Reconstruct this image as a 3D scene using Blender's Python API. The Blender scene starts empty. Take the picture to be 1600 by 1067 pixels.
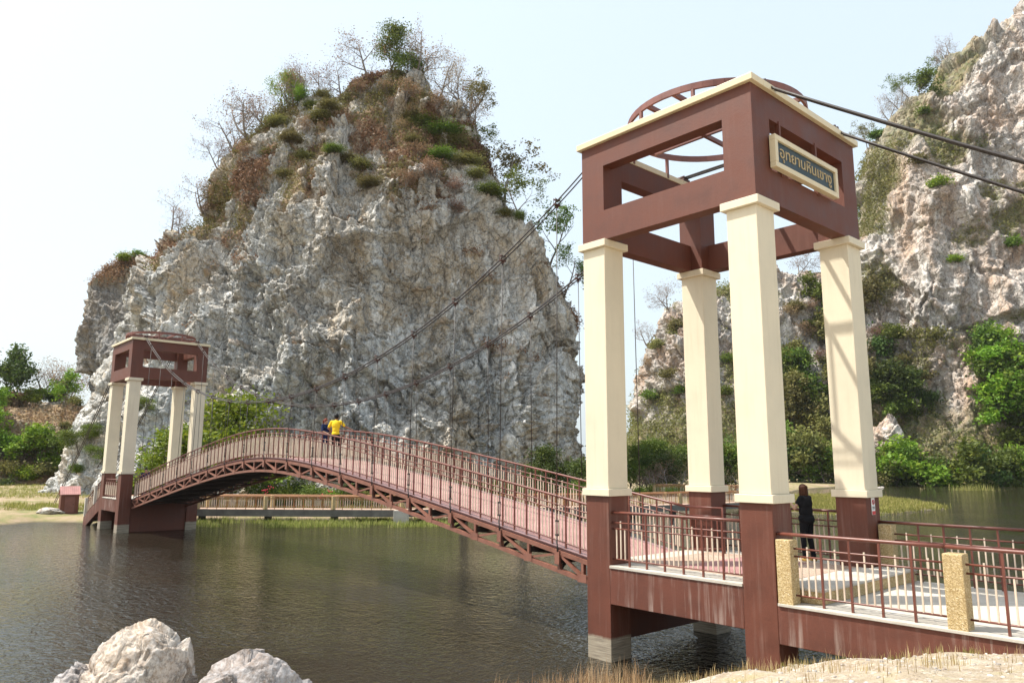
import bpy, bmesh, math, random
import numpy as np
from mathutils import Vector, Matrix
R = math.radians
SC = bpy.context.scene
COL = SC.collection

# ------------------------------------------------------------------ camera
FPX, CX, CY, CZ, YAW, PITCH, ROLL = 1158.0, 6.343, -11.321, 3.716, -0.842, 0.1632, 0.0035
_d = np.array([math.sin(YAW)*math.cos(PITCH), math.cos(YAW)*math.cos(PITCH), math.sin(PITCH)])
_r = np.array([math.cos(YAW), -math.sin(YAW), 0.0])
_u = np.cross(_r, _d)
_r2 = _r*math.cos(ROLL) + _u*math.sin(ROLL)
_u2 = -_r*math.sin(ROLL) + _u*math.cos(ROLL)
CAM = np.array([CX, CY, CZ])
DH = np.array([math.sin(YAW), math.cos(YAW), 0.0])      # horizontal view direction
cd = bpy.data.cameras.new('camera'); cam = bpy.data.objects.new('camera', cd); COL.objects.link(cam)
cd.sensor_width = 36.0; cd.lens = FPX/1600*36.0; cd.clip_end = 6000; cd.clip_start = 0.1
_m = Matrix(((_r2[0], _u2[0], -_d[0], CX), (_r2[1], _u2[1], -_d[1], CY), (_r2[2], _u2[2], -_d[2], CZ), (0, 0, 0, 1)))
cam.matrix_world = _m
SC.camera = cam

def at(px, py, D):
    """world point on the photograph's ray (px,py) at horizontal distance D"""
    v = _d + _r2*(px-800)/FPX - _u2*(py-533.5)/FPX
    return CAM + v*(D/float(v @ DH))
def onz(px, py, Z=0.0):
    v = _d + _r2*(px-800)/FPX - _u2*(py-533.5)/FPX
    return CAM + v*((Z-CZ)/v[2])

# ------------------------------------------------------------------ light
SUN = Vector((-0.43, -0.42, 1.0)).normalized()
EL = math.asin(SUN.z); AZ = math.atan2(SUN.x, SUN.y)
w = bpy.data.worlds.new('World'); SC.world = w; w.use_nodes = True
nt = w.node_tree; nt.nodes.clear()
sky = nt.nodes.new('ShaderNodeTexSky'); sky.sky_type = 'NISHITA'; sky.sun_disc = False
sky.sun_elevation = EL; sky.sun_rotation = AZ; sky.air_density = 1.3; sky.dust_density = 5.0; sky.ozone_density = 1.5
bg = nt.nodes.new('ShaderNodeBackground'); bg.inputs['Strength'].default_value = 0.13
ow = nt.nodes.new('ShaderNodeOutputWorld')
mixw = nt.nodes.new('ShaderNodeMixRGB'); mixw.inputs[0].default_value = 0.55
mixw.inputs[2].default_value = (6.3, 7.15, 7.6, 1)      # bright milky haze veil of a hot-season sky
nt.links.new(sky.outputs[0], mixw.inputs[1]); nt.links.new(mixw.outputs[0], bg.inputs[0]); nt.links.new(bg.outputs[0], ow.inputs[0])
sd = bpy.data.lights.new('sun', 'SUN'); sd.energy = 5.0; sd.angle = R(0.6); sd.color = (1.0, 0.95, 0.86)
so = bpy.data.objects.new('sun', sd); COL.objects.link(so); so.rotation_euler = SUN.to_track_quat('Z', 'Y').to_euler()
so.location = (0, 0, 60)
vs = SC.view_settings; vs.view_transform = 'Standard'; vs.look = 'None'; vs.gamma = 1.0; vs.use_curve_mapping = False; vs.exposure = 0.55
SC.display_settings.display_device = 'sRGB'
SC.cycles.max_bounces = 5; SC.cycles.transparent_max_bounces = 6
SC.cycles.use_denoising = True

# ------------------------------------------------------------------ noise (numpy)
_rng = np.random.RandomState(7)
_perm = _rng.permutation(256).astype(np.int32); _perm = np.concatenate([_perm, _perm, _perm])
_g = _rng.normal(size=(256, 3)); _g /= np.linalg.norm(_g, axis=1)[:, None]; _g = _g.astype(np.float32)
def perlin(P, s=0):
    P = np.asarray(P, dtype=np.float32) + np.float32(s*17.31)
    i = np.floor(P).astype(np.int32); f = P - i
    i &= 255
    uu = f*f*f*(f*(f*6-15)+10)
    def gr(dx, dy, dz):
        h = _perm[_perm[_perm[(i[:, 0]+dx) & 255]+((i[:, 1]+dy) & 255)]+((i[:, 2]+dz) & 255)]
        g = _g[h]
        return g[:, 0]*(f[:, 0]-dx)+g[:, 1]*(f[:, 1]-dy)+g[:, 2]*(f[:, 2]-dz)
    x0 = gr(0, 0, 0)*(1-uu[:, 0])+gr(1, 0, 0)*uu[:, 0]; x1 = gr(0, 1, 0)*(1-uu[:, 0])+gr(1, 1, 0)*uu[:, 0]
    x2 = gr(0, 0, 1)*(1-uu[:, 0])+gr(1, 0, 1)*uu[:, 0]; x3 = gr(0, 1, 1)*(1-uu[:, 0])+gr(1, 1, 1)*uu[:, 0]
    y0 = x0*(1-uu[:, 1])+x1*uu[:, 1]; y1 = x2*(1-uu[:, 1])+x3*uu[:, 1]
    return (y0*(1-uu[:, 2])+y1*uu[:, 2])*1.6
def fbm(P, o=4, s=0, g=0.5, l=2.03):
    P = np.asarray(P, dtype=np.float32); t = 0; a = 1.0
    for k in range(o): t = t + a*perlin(P*(l**k), s+k); a *= g
    return t
def ridged(P, o=4, s=0, g=0.55, l=2.1):
    P = np.asarray(P, dtype=np.float32); t = 0; a = 1.0
    for k in range(o): t = t + a*(1-np.abs(perlin(P*(l**k), s+k))*2); a *= g
    return t
def worley(P, s=0):
    """distance to nearest, second nearest, and a random value of the nearest cell"""
    P = np.asarray(P, dtype=np.float32) + np.float32(s*9.7)
    i = np.floor(P).astype(np.int32); f = P - i
    n = len(P); f1 = np.full(n, 9, np.float32); f2 = np.full(n, 9, np.float32); idv = np.zeros(n, np.float32); tilt = np.zeros(n, np.float32)
    for dx in (-1, 0, 1):
        for dy in (-1, 0, 1):
            for dz in (-1, 0, 1):
                h = _perm[_perm[_perm[(i[:, 0]+dx) & 255]+((i[:, 1]+dy) & 255)]+((i[:, 2]+dz) & 255)]
                q = _g[h]*0.5+0.5
                rx, ry, rz = dx+q[:, 0]-f[:, 0], dy+q[:, 1]-f[:, 1], dz+q[:, 2]-f[:, 2]
                dd = np.sqrt(rx*rx+ry*ry+rz*rz)
                m = dd < f1
                k_ = _g[_perm[h]]
                tilt = np.where(m, rx*k_[:, 0]+ry*k_[:, 1]+rz*k_[:, 2], tilt)
                f2 = np.where(m, f1, np.minimum(f2, dd)); idv = np.where(m, h/255.0, idv); f1 = np.where(m, dd, f1)
    return f1, f2, idv+tilt*0.75

# ------------------------------------------------------------------ materials
def newmat(name):
    m = bpy.data.materials.new(name); m.use_nodes = True; t = m.node_tree
    b = t.nodes['Principled BSDF']; return m, t, b
def N(t, typ, **k):
    n = t.nodes.new(typ)
    for a, v in k.items():
        if a.startswith('_'): setattr(n, a[1:], v)
        else: n.inputs[a.replace('__', ' ')].default_value = v
    return n
def noise(t, vec, scale, detail=6, rough=0.6, dist=0.0):
    n = N(t, 'ShaderNodeTexNoise', Scale=scale, Detail=detail, Roughness=rough, Distortion=dist); t.links.new(vec, n.inputs['Vector']); return n.outputs['Fac']
def ramp(t, fac, stops, interp='LINEAR'):
    r = t.nodes.new('ShaderNodeValToRGB'); r.color_ramp.interpolation = interp
    e = r.color_ramp.elements
    while len(e) < len(stops): e.new(0.5)
    for k, (p, c) in enumerate(stops):
        e[k].position = p; e[k].color = (c[0], c[1], c[2], 1) if hasattr(c, '__len__') else (c, c, c, 1)
    t.links.new(fac, r.inputs[0]); return r.outputs[0]
def mix(t, fac, a, b, mode='MIX'):
    m = t.nodes.new('ShaderNodeMixRGB'); m.blend_type = mode
    for s, v in ((0, fac), (1, a), (2, b)):
        if isinstance(v, (int, float)): m.inputs[s].default_value = v
        elif isinstance(v, (tuple, list)): m.inputs[s].default_value = (v[0], v[1], v[2], 1)
        else: t.links.new(v, m.inputs[s])
    return m.outputs[0]
def mapping(t, src, scale=(1, 1, 1), rot=(0, 0, 0)):
    m = t.nodes.new('ShaderNodeMapping'); m.inputs['Scale'].default_value = scale; m.inputs['Rotation'].default_value = rot
    t.links.new(src, m.inputs[0]); return m.outputs[0]
def geo(t):
    return t.nodes.new('ShaderNodeNewGeometry').outputs['Position']
def bump(t, b, h, strength=0.4, dist=0.05, prev=None):
    n = t.nodes.new('ShaderNodeBump'); n.inputs['Strength'].default_value = strength; n.inputs['Distance'].default_value = dist
    t.links.new(h, n.inputs['Height'])
    if prev is not None: t.links.new(prev, n.inputs['Normal'])
    t.links.new(n.outputs[0], b.inputs['Normal']); return n.outputs[0]

def paint(name, col, rough=0.55, var=0.12, streak=0.0, streakcol=(0.45, 0.40, 0.36), bs=0.25, scale=1.6, blotch=None, tide=False):
    m, t, b = newmat(name); p = geo(t)
    n1 = noise(t, p, scale, 5, 0.6); n2 = noise(t, p, 22, 6, 0.65)
    dark = tuple(c*(1-var*1.6) for c in col); light = tuple(min(1, c*(1+var)) for c in col)
    c = ramp(t, n1, [(0.3, dark), (0.5, col), (0.72, light)])
    c = mix(t, ramp(t, n2, [(0.35, 0.0), (0.75, 0.35*min(1, var*4))]), c, tuple(c_*0.72 for c_ in col))
    if blotch:
        nb = noise(t, p, 3.3, 7, 0.7, 0.6); c = mix(t, ramp(t, nb, [(0.56, 0.0), (0.66, 0.5)]), c, blotch)
    if streak:
        v = mapping(t, p, (9.0, 9.0, 0.5)); ns = noise(t, v, 1.0, 5, 0.65)
        nm = noise(t, p, 1.1, 3, 0.5)
        f = mix(t, 1.0, ramp(t, ns, [(0.5, 0.0), (0.68, streak)]), ramp(t, nm, [(0.38, 0.1), (0.6, 1.0)]), 'MULTIPLY')
        c = mix(t, f, c, streakcol)
    if tide:
        s = t.nodes.new('ShaderNodeSeparateXYZ'); t.links.new(p, s.inputs[0])
        a = t.nodes.new('ShaderNodeMath'); a.operation = 'ADD'; t.links.new(s.outputs[2], a.inputs[0])
        nn = noise(t, mapping(t, p, (5, 5, 2)), 1.0, 5, 0.7); mm = t.nodes.new('ShaderNodeMath'); mm.operation = 'MULTIPLY'; mm.inputs[1].default_value = 0.10
        t.links.new(nn, mm.inputs[0]); t.links.new(mm.outputs[0], a.inputs[1])
        f = ramp(t, a.outputs[0], [(0.44, 1.0), (0.50, 0.0)])
        tc = ramp(t, noise(t, mapping(t, p, (2, 2, 40)), 1.0, 5, 0.6), [(0.3, (0.16, 0.13, 0.10)), (0.55, (0.32, 0.27, 0.20)), (0.75, (0.42, 0.38, 0.31))])
        c = mix(t, f, c, tc)
    t.links.new(c, b.inputs['Base Color'])
    t.links.new(ramp(t, n1, [(0.3, rough-0.08), (0.7, rough+0.12)]), b.inputs['Roughness'])
    bump(t, b, mix(t, 0.5, n2, noise(t, p, 3.5, 3, 0.5)), bs, 0.015)
    return m

M = {}
M['brown'] = paint('brown_masonry_paint', (0.118, 0.034, 0.018), 0.6, 0.15, 0.08, (0.26, 0.15, 0.12), 0.35)
M['brown_pier'] = paint('brown_pier_paint', (0.118, 0.034, 0.018), 0.6, 0.16, 0.25, (0.32, 0.22, 0.18), 0.35, tide=True)
M['brown_beam'] = paint('brown_streaked_beam_paint', (0.118, 0.035, 0.020), 0.65, 0.2, 0.75, (0.36, 0.28, 0.24), 0.4)
M['cream'] = paint('cream_masonry_paint', (0.68, 0.60, 0.45), 0.6, 0.05, 0.28, (0.50, 0.41, 0.28), 0.2, 0.9)
M['cream_gloss'] = paint('cream_frame_paint', (0.66, 0.56, 0.37), 0.4, 0.04)
M['rail'] = paint('red_brown_rail_paint', (0.145, 0.045, 0.030), 0.38, 0.18, bs=0.1, scale=4)
M['rail_far'] = paint('orange_brown_rail_paint', (0.36, 0.17, 0.07), 0.5, 0.2, bs=0.1, scale=4)
M['baluster'] = paint('cream_baluster_paint', (0.62, 0.50, 0.39), 0.45, 0.12, bs=0.1, scale=5)
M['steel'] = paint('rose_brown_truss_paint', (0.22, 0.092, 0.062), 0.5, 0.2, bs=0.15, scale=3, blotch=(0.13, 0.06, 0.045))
M['steel_dark'] = paint('dark_brown_ring_paint', (0.17, 0.062, 0.048), 0.5, 0.2, bs=0.15, scale=3)
M['cable'] = paint('dark_greased_cable', (0.035, 0.028, 0.026), 0.5, 0.3, bs=0.3, scale=30)
M['clamp'] = paint('rusty_clamp', (0.07, 0.028, 0.02), 0.6, 0.3, bs=0.3, scale=30)
M['cable_pale'] = paint('pale_cable_sheath', (0.42, 0.36, 0.34), 0.45, 0.15, bs=0.3, scale=30)
M['aggregate'] = None
def aggregate():
    m, t, b = newmat('yellow_pebble_dash'); p = geo(t)
    v = N(t, 'ShaderNodeTexVoronoi', Scale=75.0); t.links.new(p, v.inputs['Vector'])
    sp = t.nodes.new('ShaderNodeSeparateColor'); t.links.new(v.outputs['Color'], sp.inputs[0])
    c = ramp(t, sp.outputs[0], [(0.0, (0.30, 0.20, 0.08)), (0.4, (0.46, 0.33, 0.15)), (0.8, (0.60, 0.46, 0.24)), (1.0, (0.66, 0.55, 0.36))])
    c = mix(t, ramp(t, noise(t, p, 3, 4), [(0.4, 0.0), (0.8, 0.4)]), c, (0.30, 0.22, 0.12))
    t.links.new(c, b.inputs['Base Color']); b.inputs['Roughness'].default_value = 0.85
    bump(t, b, v.outputs['Distance'], 0.7, 0.012); return m
M['aggregate'] = aggregate()
def floor_mat(name, a, b_, c_, tile=0.0):
    m, t, b = newmat(name); p = geo(t)
    c = ramp(t, noise(t, p, 1.3, 7, 0.65), [(0.3, a), (0.55, b_), (0.75, c_)])
    c = mix(t, ramp(t, noise(t, p, 60, 4, 0.7), [(0.4, 0.0), (0.7, 0.25)]), c, tuple(x*0.6 for x in a))
    if tile:
        br = N(t, 'ShaderNodeTexBrick', Scale=1.0/tile); t.links.new(p, br.inputs['Vector'])
        br.inputs['Mortar Size'].default_value = 0.03; br.inputs['Color1'].default_value = (1, 1, 1, 1); br.inputs['Color2'].default_value = (.86, .84, .84, 1); br.inputs['Mortar'].default_value = (.55, .5, .5, 1)
        c = mix(t, 1.0, c, br.outputs[0], 'MULTIPLY')
    t.links.new(c, b.inputs['Base Color']); b.inputs['Roughness'].default_value = 0.8
    bump(t, b, noise(t, p, 40, 5, 0.7), 0.3, 0.01); return m
M['concrete'] = floor_mat('pale_concrete', (0.40, 0.36, 0.30), (0.50, 0.46, 0.40), (0.58, 0.55, 0.48))
M['concrete_dark'] = floor_mat('weathered_concrete', (0.10, 0.09, 0.08), (0.16, 0.15, 0.13), (0.24, 0.22, 0.19))
M['tan_floor'] = floor_mat('tan_platform_floor', (0.42, 0.30, 0.22), (0.52, 0.38, 0.29), (0.58, 0.45, 0.36), 0.3)
M['tile_red'] = floor_mat('pink_red_paving', (0.34, 0.17, 0.16), (0.42, 0.22, 0.21), (0.48, 0.29, 0.27), 0.14)
M['deck'] = floor_mat('pink_deck_paving', (0.36, 0.20, 0.18), (0.44, 0.25, 0.23), (0.52, 0.33, 0.30), 0.16)
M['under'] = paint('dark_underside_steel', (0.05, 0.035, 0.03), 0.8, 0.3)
M['sign_blue'] = paint('dark_slate_panel', (0.016, 0.035, 0.045), 0.45, 0.2, bs=0.15)
M['gold'] = paint('gold_lettering', (0.46, 0.34, 0.17), 0.5, 0.2, bs=0.3, scale=12)
def flat(name, col, rough=0.6, var=0.15, sc=20.0):
    m, t, b = newmat(name); p = t.nodes.new('ShaderNodeTexCoord').outputs['Object']
    c = ramp(t, noise(t, p, sc, 4), [(0.3, tuple(x*(1-var) for x in col)), (0.7, tuple(min(1, x*(1+var)) for x in col))])
    t.links.new(c, b.inputs['Base Color']); b.inputs['Roughness'].default_value = rough; b.inputs['Specular IOR Level'].default_value = 0.12 if 'cloth' in name or 'hair' in name else 0.4; return m
M['white'] = flat('white_sign_enamel', (0.75, 0.75, 0.73), 0.4, 0.05)
M['red'] = flat('red_sign_enamel', (0.55, 0.03, 0.03), 0.4, 0.05)
M['black_ink'] = flat('black_ink', (0.02, 0.02, 0.02), 0.5)
M['skin'] = flat('skin', (0.40, 0.24, 0.16), 0.5, 0.08)
M['skin_dark'] = flat('tanned_skin', (0.25, 0.13, 0.08), 0.5, 0.08)
M['cloth_black'] = flat('black_cloth', (0.012, 0.012, 0.014), 0.85, 0.25)
M['cloth_navy'] = flat('navy_cloth', (0.015, 0.025, 0.07), 0.85, 0.25)
M['cloth_yellow'] = flat('yellow_cloth', (0.80, 0.56, 0.03), 0.8, 0.06)
M['cloth_white'] = flat('white_cloth', (0.7, 0.7, 0.68), 0.8, 0.06)
M['hair_brown'] = flat('brown_hair', (0.055, 0.022, 0.012), 0.5, 0.4, 60)
M['hair_red'] = flat('auburn_hair', (0.16, 0.035, 0.02), 0.5, 0.4, 60)
M['hair_black'] = flat('black_hair', (0.01, 0.01, 0.011), 0.5, 0.3, 60)
M['shoe'] = flat('tan_shoe', (0.35, 0.22, 0.05), 0.6)
M['shoe_dark'] = flat('dark_shoe', (0.03, 0.025, 0.02), 0.6)
M['phone'] = flat('phone_case', (0.6, 0.6, 0.62), 0.3)
M['bag'] = flat('black_bag_nylon', (0.012, 0.012, 0.013), 0.5)

def rock_mat(name, base, light, tan, dark, soil, grass, tan_amt=0.5, bs=0.9, sc=1.0, dpt=0.35):
    m, t, b = newmat(name); p = geo(t)
    pw = mapping(t, p, (1, 1, 0.6), (0.5, 0.35, 0))
    n1 = noise(t, pw, 0.12*sc, 8, 0.62, 0.5); n2 = noise(t, pw, 0.6*sc, 10, 0.68, 0.4); n3 = noise(t, p, 2.6*sc, 8, 0.72, 0.2)
    c = ramp(t, n2, [(0.30, tuple(x*0.75 for x in base)), (0.47, base), (0.60, light), (0.75, tuple(min(1, x*1.08) for x in light))])
    c = mix(t, ramp(t, n1, [(0.50-0.06*tan_amt, 0.0), (0.62, tan_amt)]), c, tan)
    nt2 = noise(t, mapping(t, p, (1, 1, 0.45), (0, 0.3, 0)), 0.33*sc, 9, 0.7, 0.8)
    c = mix(t, ramp(t, nt2, [(0.58, 0.0), (0.68, tan_amt*0.75)]), c, tuple(x*0.75 for x in tan))
    nb_ = noise(t, mapping(t, p, (1, 1, 0.5), (0.2, 0.5, 0.4)), 0.22*sc, 8, 0.66, 0.7)
    c = mix(t, ramp(t, nb_, [(0.48, 0.0), (0.62, 0.55)]), c, (base[0]*0.66, base[1]*0.70, base[2]*0.76))
    # dark mineral water streaks running down the face
    st = noise(t, mapping(t, p, (0.9*sc, 0.9*sc, 0.10*sc)), 1.0, 7, 0.65, 0.3)
    c = mix(t, ramp(t, st, [(0.53, 0.0), (0.66, 0.7)]), c, dark)
    sv = noise(t, mapping(t, p, (0.55*sc, 0.55*sc, 0.045*sc), (0.05, 0.05, 0.7)), 1.0, 6, 0.6, 0.25)
    c = mix(t, ramp(t, sv, [(0.52, 0.0), (0.64, 0.6)]), c, tuple(x*1.12 for x in light))
    c = mix(t, ramp(t, sv, [(0.34, 0.6*tan_amt), (0.44, 0.0)]), c, tan)
    c = mix(t, ramp(t, n3, [(0.36, 0.85), (0.50, 0.0)]), c, tuple(x*0.42 for x in base))
    n4 = noise(t, mapping(t, p, (1, 1, 0.8), (0.3, 0.2, 0)), 6.5*sc, 6, 0.75, 0.3)
    c = mix(t, ramp(t, n4, [(0.36, 0.55), (0.50, 0.0)]), c, tuple(x*0.45 for x in tan))
    c = mix(t, ramp(t, n4, [(0.52, 0.0), (0.68, 0.5)]), c, tuple(min(1, x*1.25) for x in light))
    at_ = t.nodes.new('ShaderNodeAttribute'); at_.attribute_name = 'veg'
    sg = mix(t, ramp(t, noise(t, p, 0.9*sc, 8, 0.7), [(0.38, 0.0), (0.62, 1.0)]), soil, grass)
    vm = mix(t, 1.0, at_.outputs['Fac'], ramp(t, n3, [(0.35, 0.55), (0.55, 1.0)]), 'MULTIPLY')
    c = mix(t, vm, c, sg)
    t.links.new(c, b.inputs['Base Color']); b.inputs['Roughness'].default_value = 0.92
    b.inputs['Specular IOR Level'].default_value = 0.2
    v = N(t, 'ShaderNodeTexVoronoi', Scale=0.9*sc); v.feature = 'DISTANCE_TO_EDGE'
    wv = t.nodes.new('ShaderNodeVectorMath'); wv.operation = 'ADD'
    ns = N(t, 'ShaderNodeTexNoise', Scale=0.8*sc, Detail=5.0); t.links.new(p, ns.inputs['Vector'])
    sc_ = t.nodes.new('ShaderNodeVectorMath'); sc_.operation = 'SCALE'; sc_.inputs['Scale'].default_value = 1.4/sc
    t.links.new(ns.outputs['Color'], sc_.inputs[0]); t.links.new(pw, wv.inputs[0]); t.links.new(sc_.outputs[0], wv.inputs[1])
    t.links.new(wv.outputs[0], v.inputs['Vector'])
    c = mix(t, ramp(t, v.outputs['Distance'], [(0.0, 0.55), (0.025, 0.0)]), c, tuple(x*0.3 for x in base)); t.links.new(c, b.inputs['Base Color'])
    h = mix(t, 0.35, mix(t, 0.5, mix(t, 0.3, n2, n4), n3), ramp(t, v.outputs['Distance'], [(0.0, 0.0), (0.12, 1.0)]))
    bump(t, b, h, bs, dpt/sc)
    return m
M['karst'] = rock_mat('grey_limestone', (0.45, 0.452, 0.435), (0.69, 0.68, 0.65), (0.52, 0.38, 0.22), (0.12, 0.12, 0.12), (0.36, 0.225, 0.14), (0.25, 0.19, 0.085), 0.68, 0.9, 1.0, 0.5)
M['karst_pink'] = rock_mat('pink_limestone', (0.42, 0.385, 0.35), (0.66, 0.63, 0.59), (0.46, 0.29, 0.18), (0.17, 0.14, 0.12), (0.22, 0.17, 0.09), (0.12, 0.14, 0.05), 0.75, sc=0.6)
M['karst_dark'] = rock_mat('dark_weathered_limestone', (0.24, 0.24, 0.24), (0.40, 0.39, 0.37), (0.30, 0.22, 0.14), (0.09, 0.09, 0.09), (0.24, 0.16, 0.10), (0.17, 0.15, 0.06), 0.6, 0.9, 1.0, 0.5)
M['boulder'] = rock_mat('pale_boulder', (0.42, 0.39, 0.36), (0.64, 0.60, 0.55), (0.46, 0.28, 0.13), (0.25, 0.18, 0.14), (0.30, 0.22, 0.15), (0.3, 0.22, 0.14), 0.35, 0.8, 5.0, 0.25)
M['boulder_grey'] = rock_mat('grey_boulder', (0.32, 0.30, 0.29), (0.48, 0.45, 0.44), (0.38, 0.25, 0.16), (0.2, 0.16, 0.14), (0.3, 0.2, 0.14), (0.3, 0.2, 0.14), 0.3, 0.8, 5.0, 0.25)

def leaf_mat(name, stops, trans=0.35):
    m, t, b = newmat(name)
    a = t.nodes.new('ShaderNodeAttribute'); a.attribute_name = 'tone'
    oi = t.nodes.new('ShaderNodeObjectInfo')
    c = ramp(t, a.outputs['Fac'], stops)
    hs = t.nodes.new('ShaderNodeHueSaturation'); t.links.new(c, hs.inputs['Color'])
    mr = N(t, 'ShaderNodeMapRange'); mr.inputs['To Min'].default_value = 0.465; mr.inputs['To Max'].default_value = 0.515; t.links.new(oi.outputs['Random'], mr.inputs[0]); t.links.new(mr.outputs[0], hs.inputs['Hue'])
    mr2 = N(t, 'ShaderNodeMapRange'); mr2.inputs['To Min'].default_value = 0.75; mr2.inputs['To Max'].default_value = 1.25; t.links.new(oi.outputs['Random'], mr2.inputs[0]); t.links.new(mr2.outputs[0], hs.inputs['Value'])
    t.links.new(hs.outputs[0], b.inputs['Base Color']); b.inputs['Roughness'].default_value = 0.6; b.inputs['Specular IOR Level'].default_value = 0.3
    tr = t.nodes.new('ShaderNodeBsdfTranslucent'); t.links.new(hs.outputs[0], tr.inputs[0])
    ms = t.nodes.new('ShaderNodeMixShader'); ms.inputs[0].default_value = trans
    t.links.new(b.outputs[0], ms.inputs[1]); t.links.new(tr.outputs[0], ms.inputs[2]); t.links.new(ms.outputs[0], t.nodes['Material Output'].inputs[0])
    return m
M['leaf'] = leaf_mat('green_leaves', [(0, (0.045, 0.08, 0.012)), (0.5, (0.09, 0.15, 0.02)), (1, (0.20, 0.26, 0.035))])
M['leaf_dark'] = leaf_mat('dark_green_leaves', [(0, (0.025, 0.055, 0.012)), (0.5, (0.055, 0.10, 0.02)), (1, (0.12, 0.17, 0.03))])
M['leaf_bright'] = leaf_mat('bright_green_leaves', [(0, (0.08, 0.16, 0.01)), (0.5, (0.15, 0.26, 0.02)), (1, (0.30, 0.38, 0.04))])
M['leaf_olive'] = leaf_mat('olive_dry_leaves', [(0, (0.09, 0.085, 0.025)), (0.5, (0.16, 0.165, 0.045)), (1, (0.29, 0.26, 0.09))])
M['leaf_brown'] = leaf_mat('dry_brown_leaves', [(0, (0.14, 0.085, 0.045)), (0.5, (0.26, 0.17, 0.09)), (1, (0.42, 0.30, 0.17))])
M['grass_dry'] = leaf_mat('dry_straw_grass', [(0, (0.26, 0.17, 0.08)), (0.6, (0.42, 0.31, 0.15)), (1, (0.55, 0.45, 0.26))])
M['grass_green'] = leaf_mat('green_marsh_grass', [(0, (0.14, 0.15, 0.03)), (0.5, (0.26, 0.29, 0.06)), (1, (0.48, 0.44, 0.17))])
M['flower'] = flat('pink_red_petals', (0.6, 0.04, 0.09), 0.6)
M['bark'] = flat('grey_brown_bark', (0.13, 0.105, 0.085), 0.9, 0.35, 6)
M['bark_pale'] = flat('pale_dry_bark', (0.22, 0.19, 0.17), 0.9, 0.3, 6)

# ------------------------------------------------------------------ mesh helpers
class MB:
    def __init__(s): s.v = []; s.f = []; s.sm = []
    def add(s, vs, fs, smooth=False):
        o = len(s.v); s.v += [tuple(map(float, p)) for p in vs]; s.f += [tuple(i+o for i in f) for f in fs]; s.sm += [smooth]*len(fs)
    def box(s, x0, x1, y0, y1, z0, z1):
        s.add([(x0, y0, z0), (x1, y0, z0), (x1, y1, z0), (x0, y1, z0), (x0, y0, z1), (x1, y0, z1), (x1, y1, z1), (x0, y1, z1)],
              [(0, 3, 2, 1), (4, 5, 6, 7), (0, 1, 5, 4), (1, 2, 6, 5), (2, 3, 7, 6), (3, 0, 4, 7)])
    def bar(s, p, q, w, h, up=(0, 0, 1)):
        p = Vector(p); q = Vector(q); d = (q-p).normalized(); up = Vector(up)
        if abs(d.dot(up)) > 0.98: up = Vector((0, 1, 0))
        a = d.cross(up).normalized(); b = a.cross(d)
        vs = [c + a*(i*w/2) + b*(j*h/2) for c in (p, q) for i, j in ((-1, -1), (1, -1), (1, 1), (-1, 1))]
        s.add(vs, [(3, 2, 1, 0), (4, 5, 6, 7), (0, 1, 5, 4), (1, 2, 6, 5), (2, 3, 7, 6), (3, 0, 4, 7)])
    def path(s, pts, r, n=6, closed=False):
        P = [Vector(p) for p in pts]; k = len(P)
        rs = r if hasattr(r, '__len__') else [r]*k
        vs = []; ref = None
        for i in range(k):
            if closed: d = P[(i+1) % k]-P[i-1]
            else: d = P[min(i+1, k-1)]-P[max(i-1, 0)]
            d.normalize()
            if ref is None: ref = Vector((0, 0, 1)) if abs(d.z) < 0.9 else Vector((1, 0, 0))
            a = d.cross(ref).normalized(); b = a.cross(d); ref = b if not closed else ref
            for j in range(n):
                t = 2*math.pi*j/n; vs.append(P[i]+a*(math.cos(t)*rs[i])+b*(math.sin(t)*rs[i]))
        fs = []
        for i in range(k if closed else k-1):
            i2 = (i+1) % k
            for j in range(n): fs.append((i*n+j, i*n+(j+1) % n, i2*n+(j+1) % n, i2*n+j))
        if not closed: fs += [tuple(range(n))[::-1], tuple((k-1)*n+j for j in range(n))]
        s.add(vs, fs, True)
    def ell(s, c, r, M3=None, n=12, m=8):
        c = Vector(c); vs = []; fs = []
        for i in range(m+1):
            th = math.pi*i/m
            for j in range(n):
                ph = 2*math.pi*j/n
                p = Vector((r[0]*math.sin(th)*math.cos(ph), r[1]*math.sin(th)*math.sin(ph), r[2]*math.cos(th)))
                if M3 is not None: p = M3 @ p
                vs.append(c+p)
        for i in range(m):
            for j in range(n): fs.append((i*n+j, (i+1)*n+j, (i+1)*n+(j+1) % n, i*n+(j+1) % n))
        s.add(vs, fs, True)
    def build(s, name, mat, parent=None, bevel=0.0, smooth_all=False):
        me = bpy.data.meshes.new(name); me.from_pydata(s.v, [], s.f); me.validate()
        me.materials.append(mat)
        sm = (s.sm if not smooth_all else [True]*len(s.f))
        if len(me.polygons) == len(sm): me.polygons.foreach_set('use_smooth', sm)
        me.update()
        o = bpy.data.objects.new(name, me); COL.objects.link(o)
        if parent is not None: o.parent = parent
        if bevel:
            b = o.modifiers.new('bevel', 'BEVEL'); b.width = bevel; b.segments = 2; b.limit_method = 'ANGLE'
        return o
def tag(o, label=None, cat=None, group=None, kind=None):
    if label: o['label'] = label
    if cat: o['category'] = cat
    if group: o['group'] = group
    if kind: o['kind'] = kind
    return o
def empty(name, label, cat, loc=(0, 0, 0), group=None):
    o = bpy.data.objects.new(name, None); COL.objects.link(o); o.location = loc; o.empty_display_size = 0.3
    return tag(o, label, cat, group)
def child(name, me, parent, loc, scale=(1, 1, 1), rot=(0, 0, 0)):
    o = bpy.data.objects.new(name, me); COL.objects.link(o); o.parent = parent; o.location = loc; o.scale = scale; o.rotation_euler = rot; return o
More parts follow.
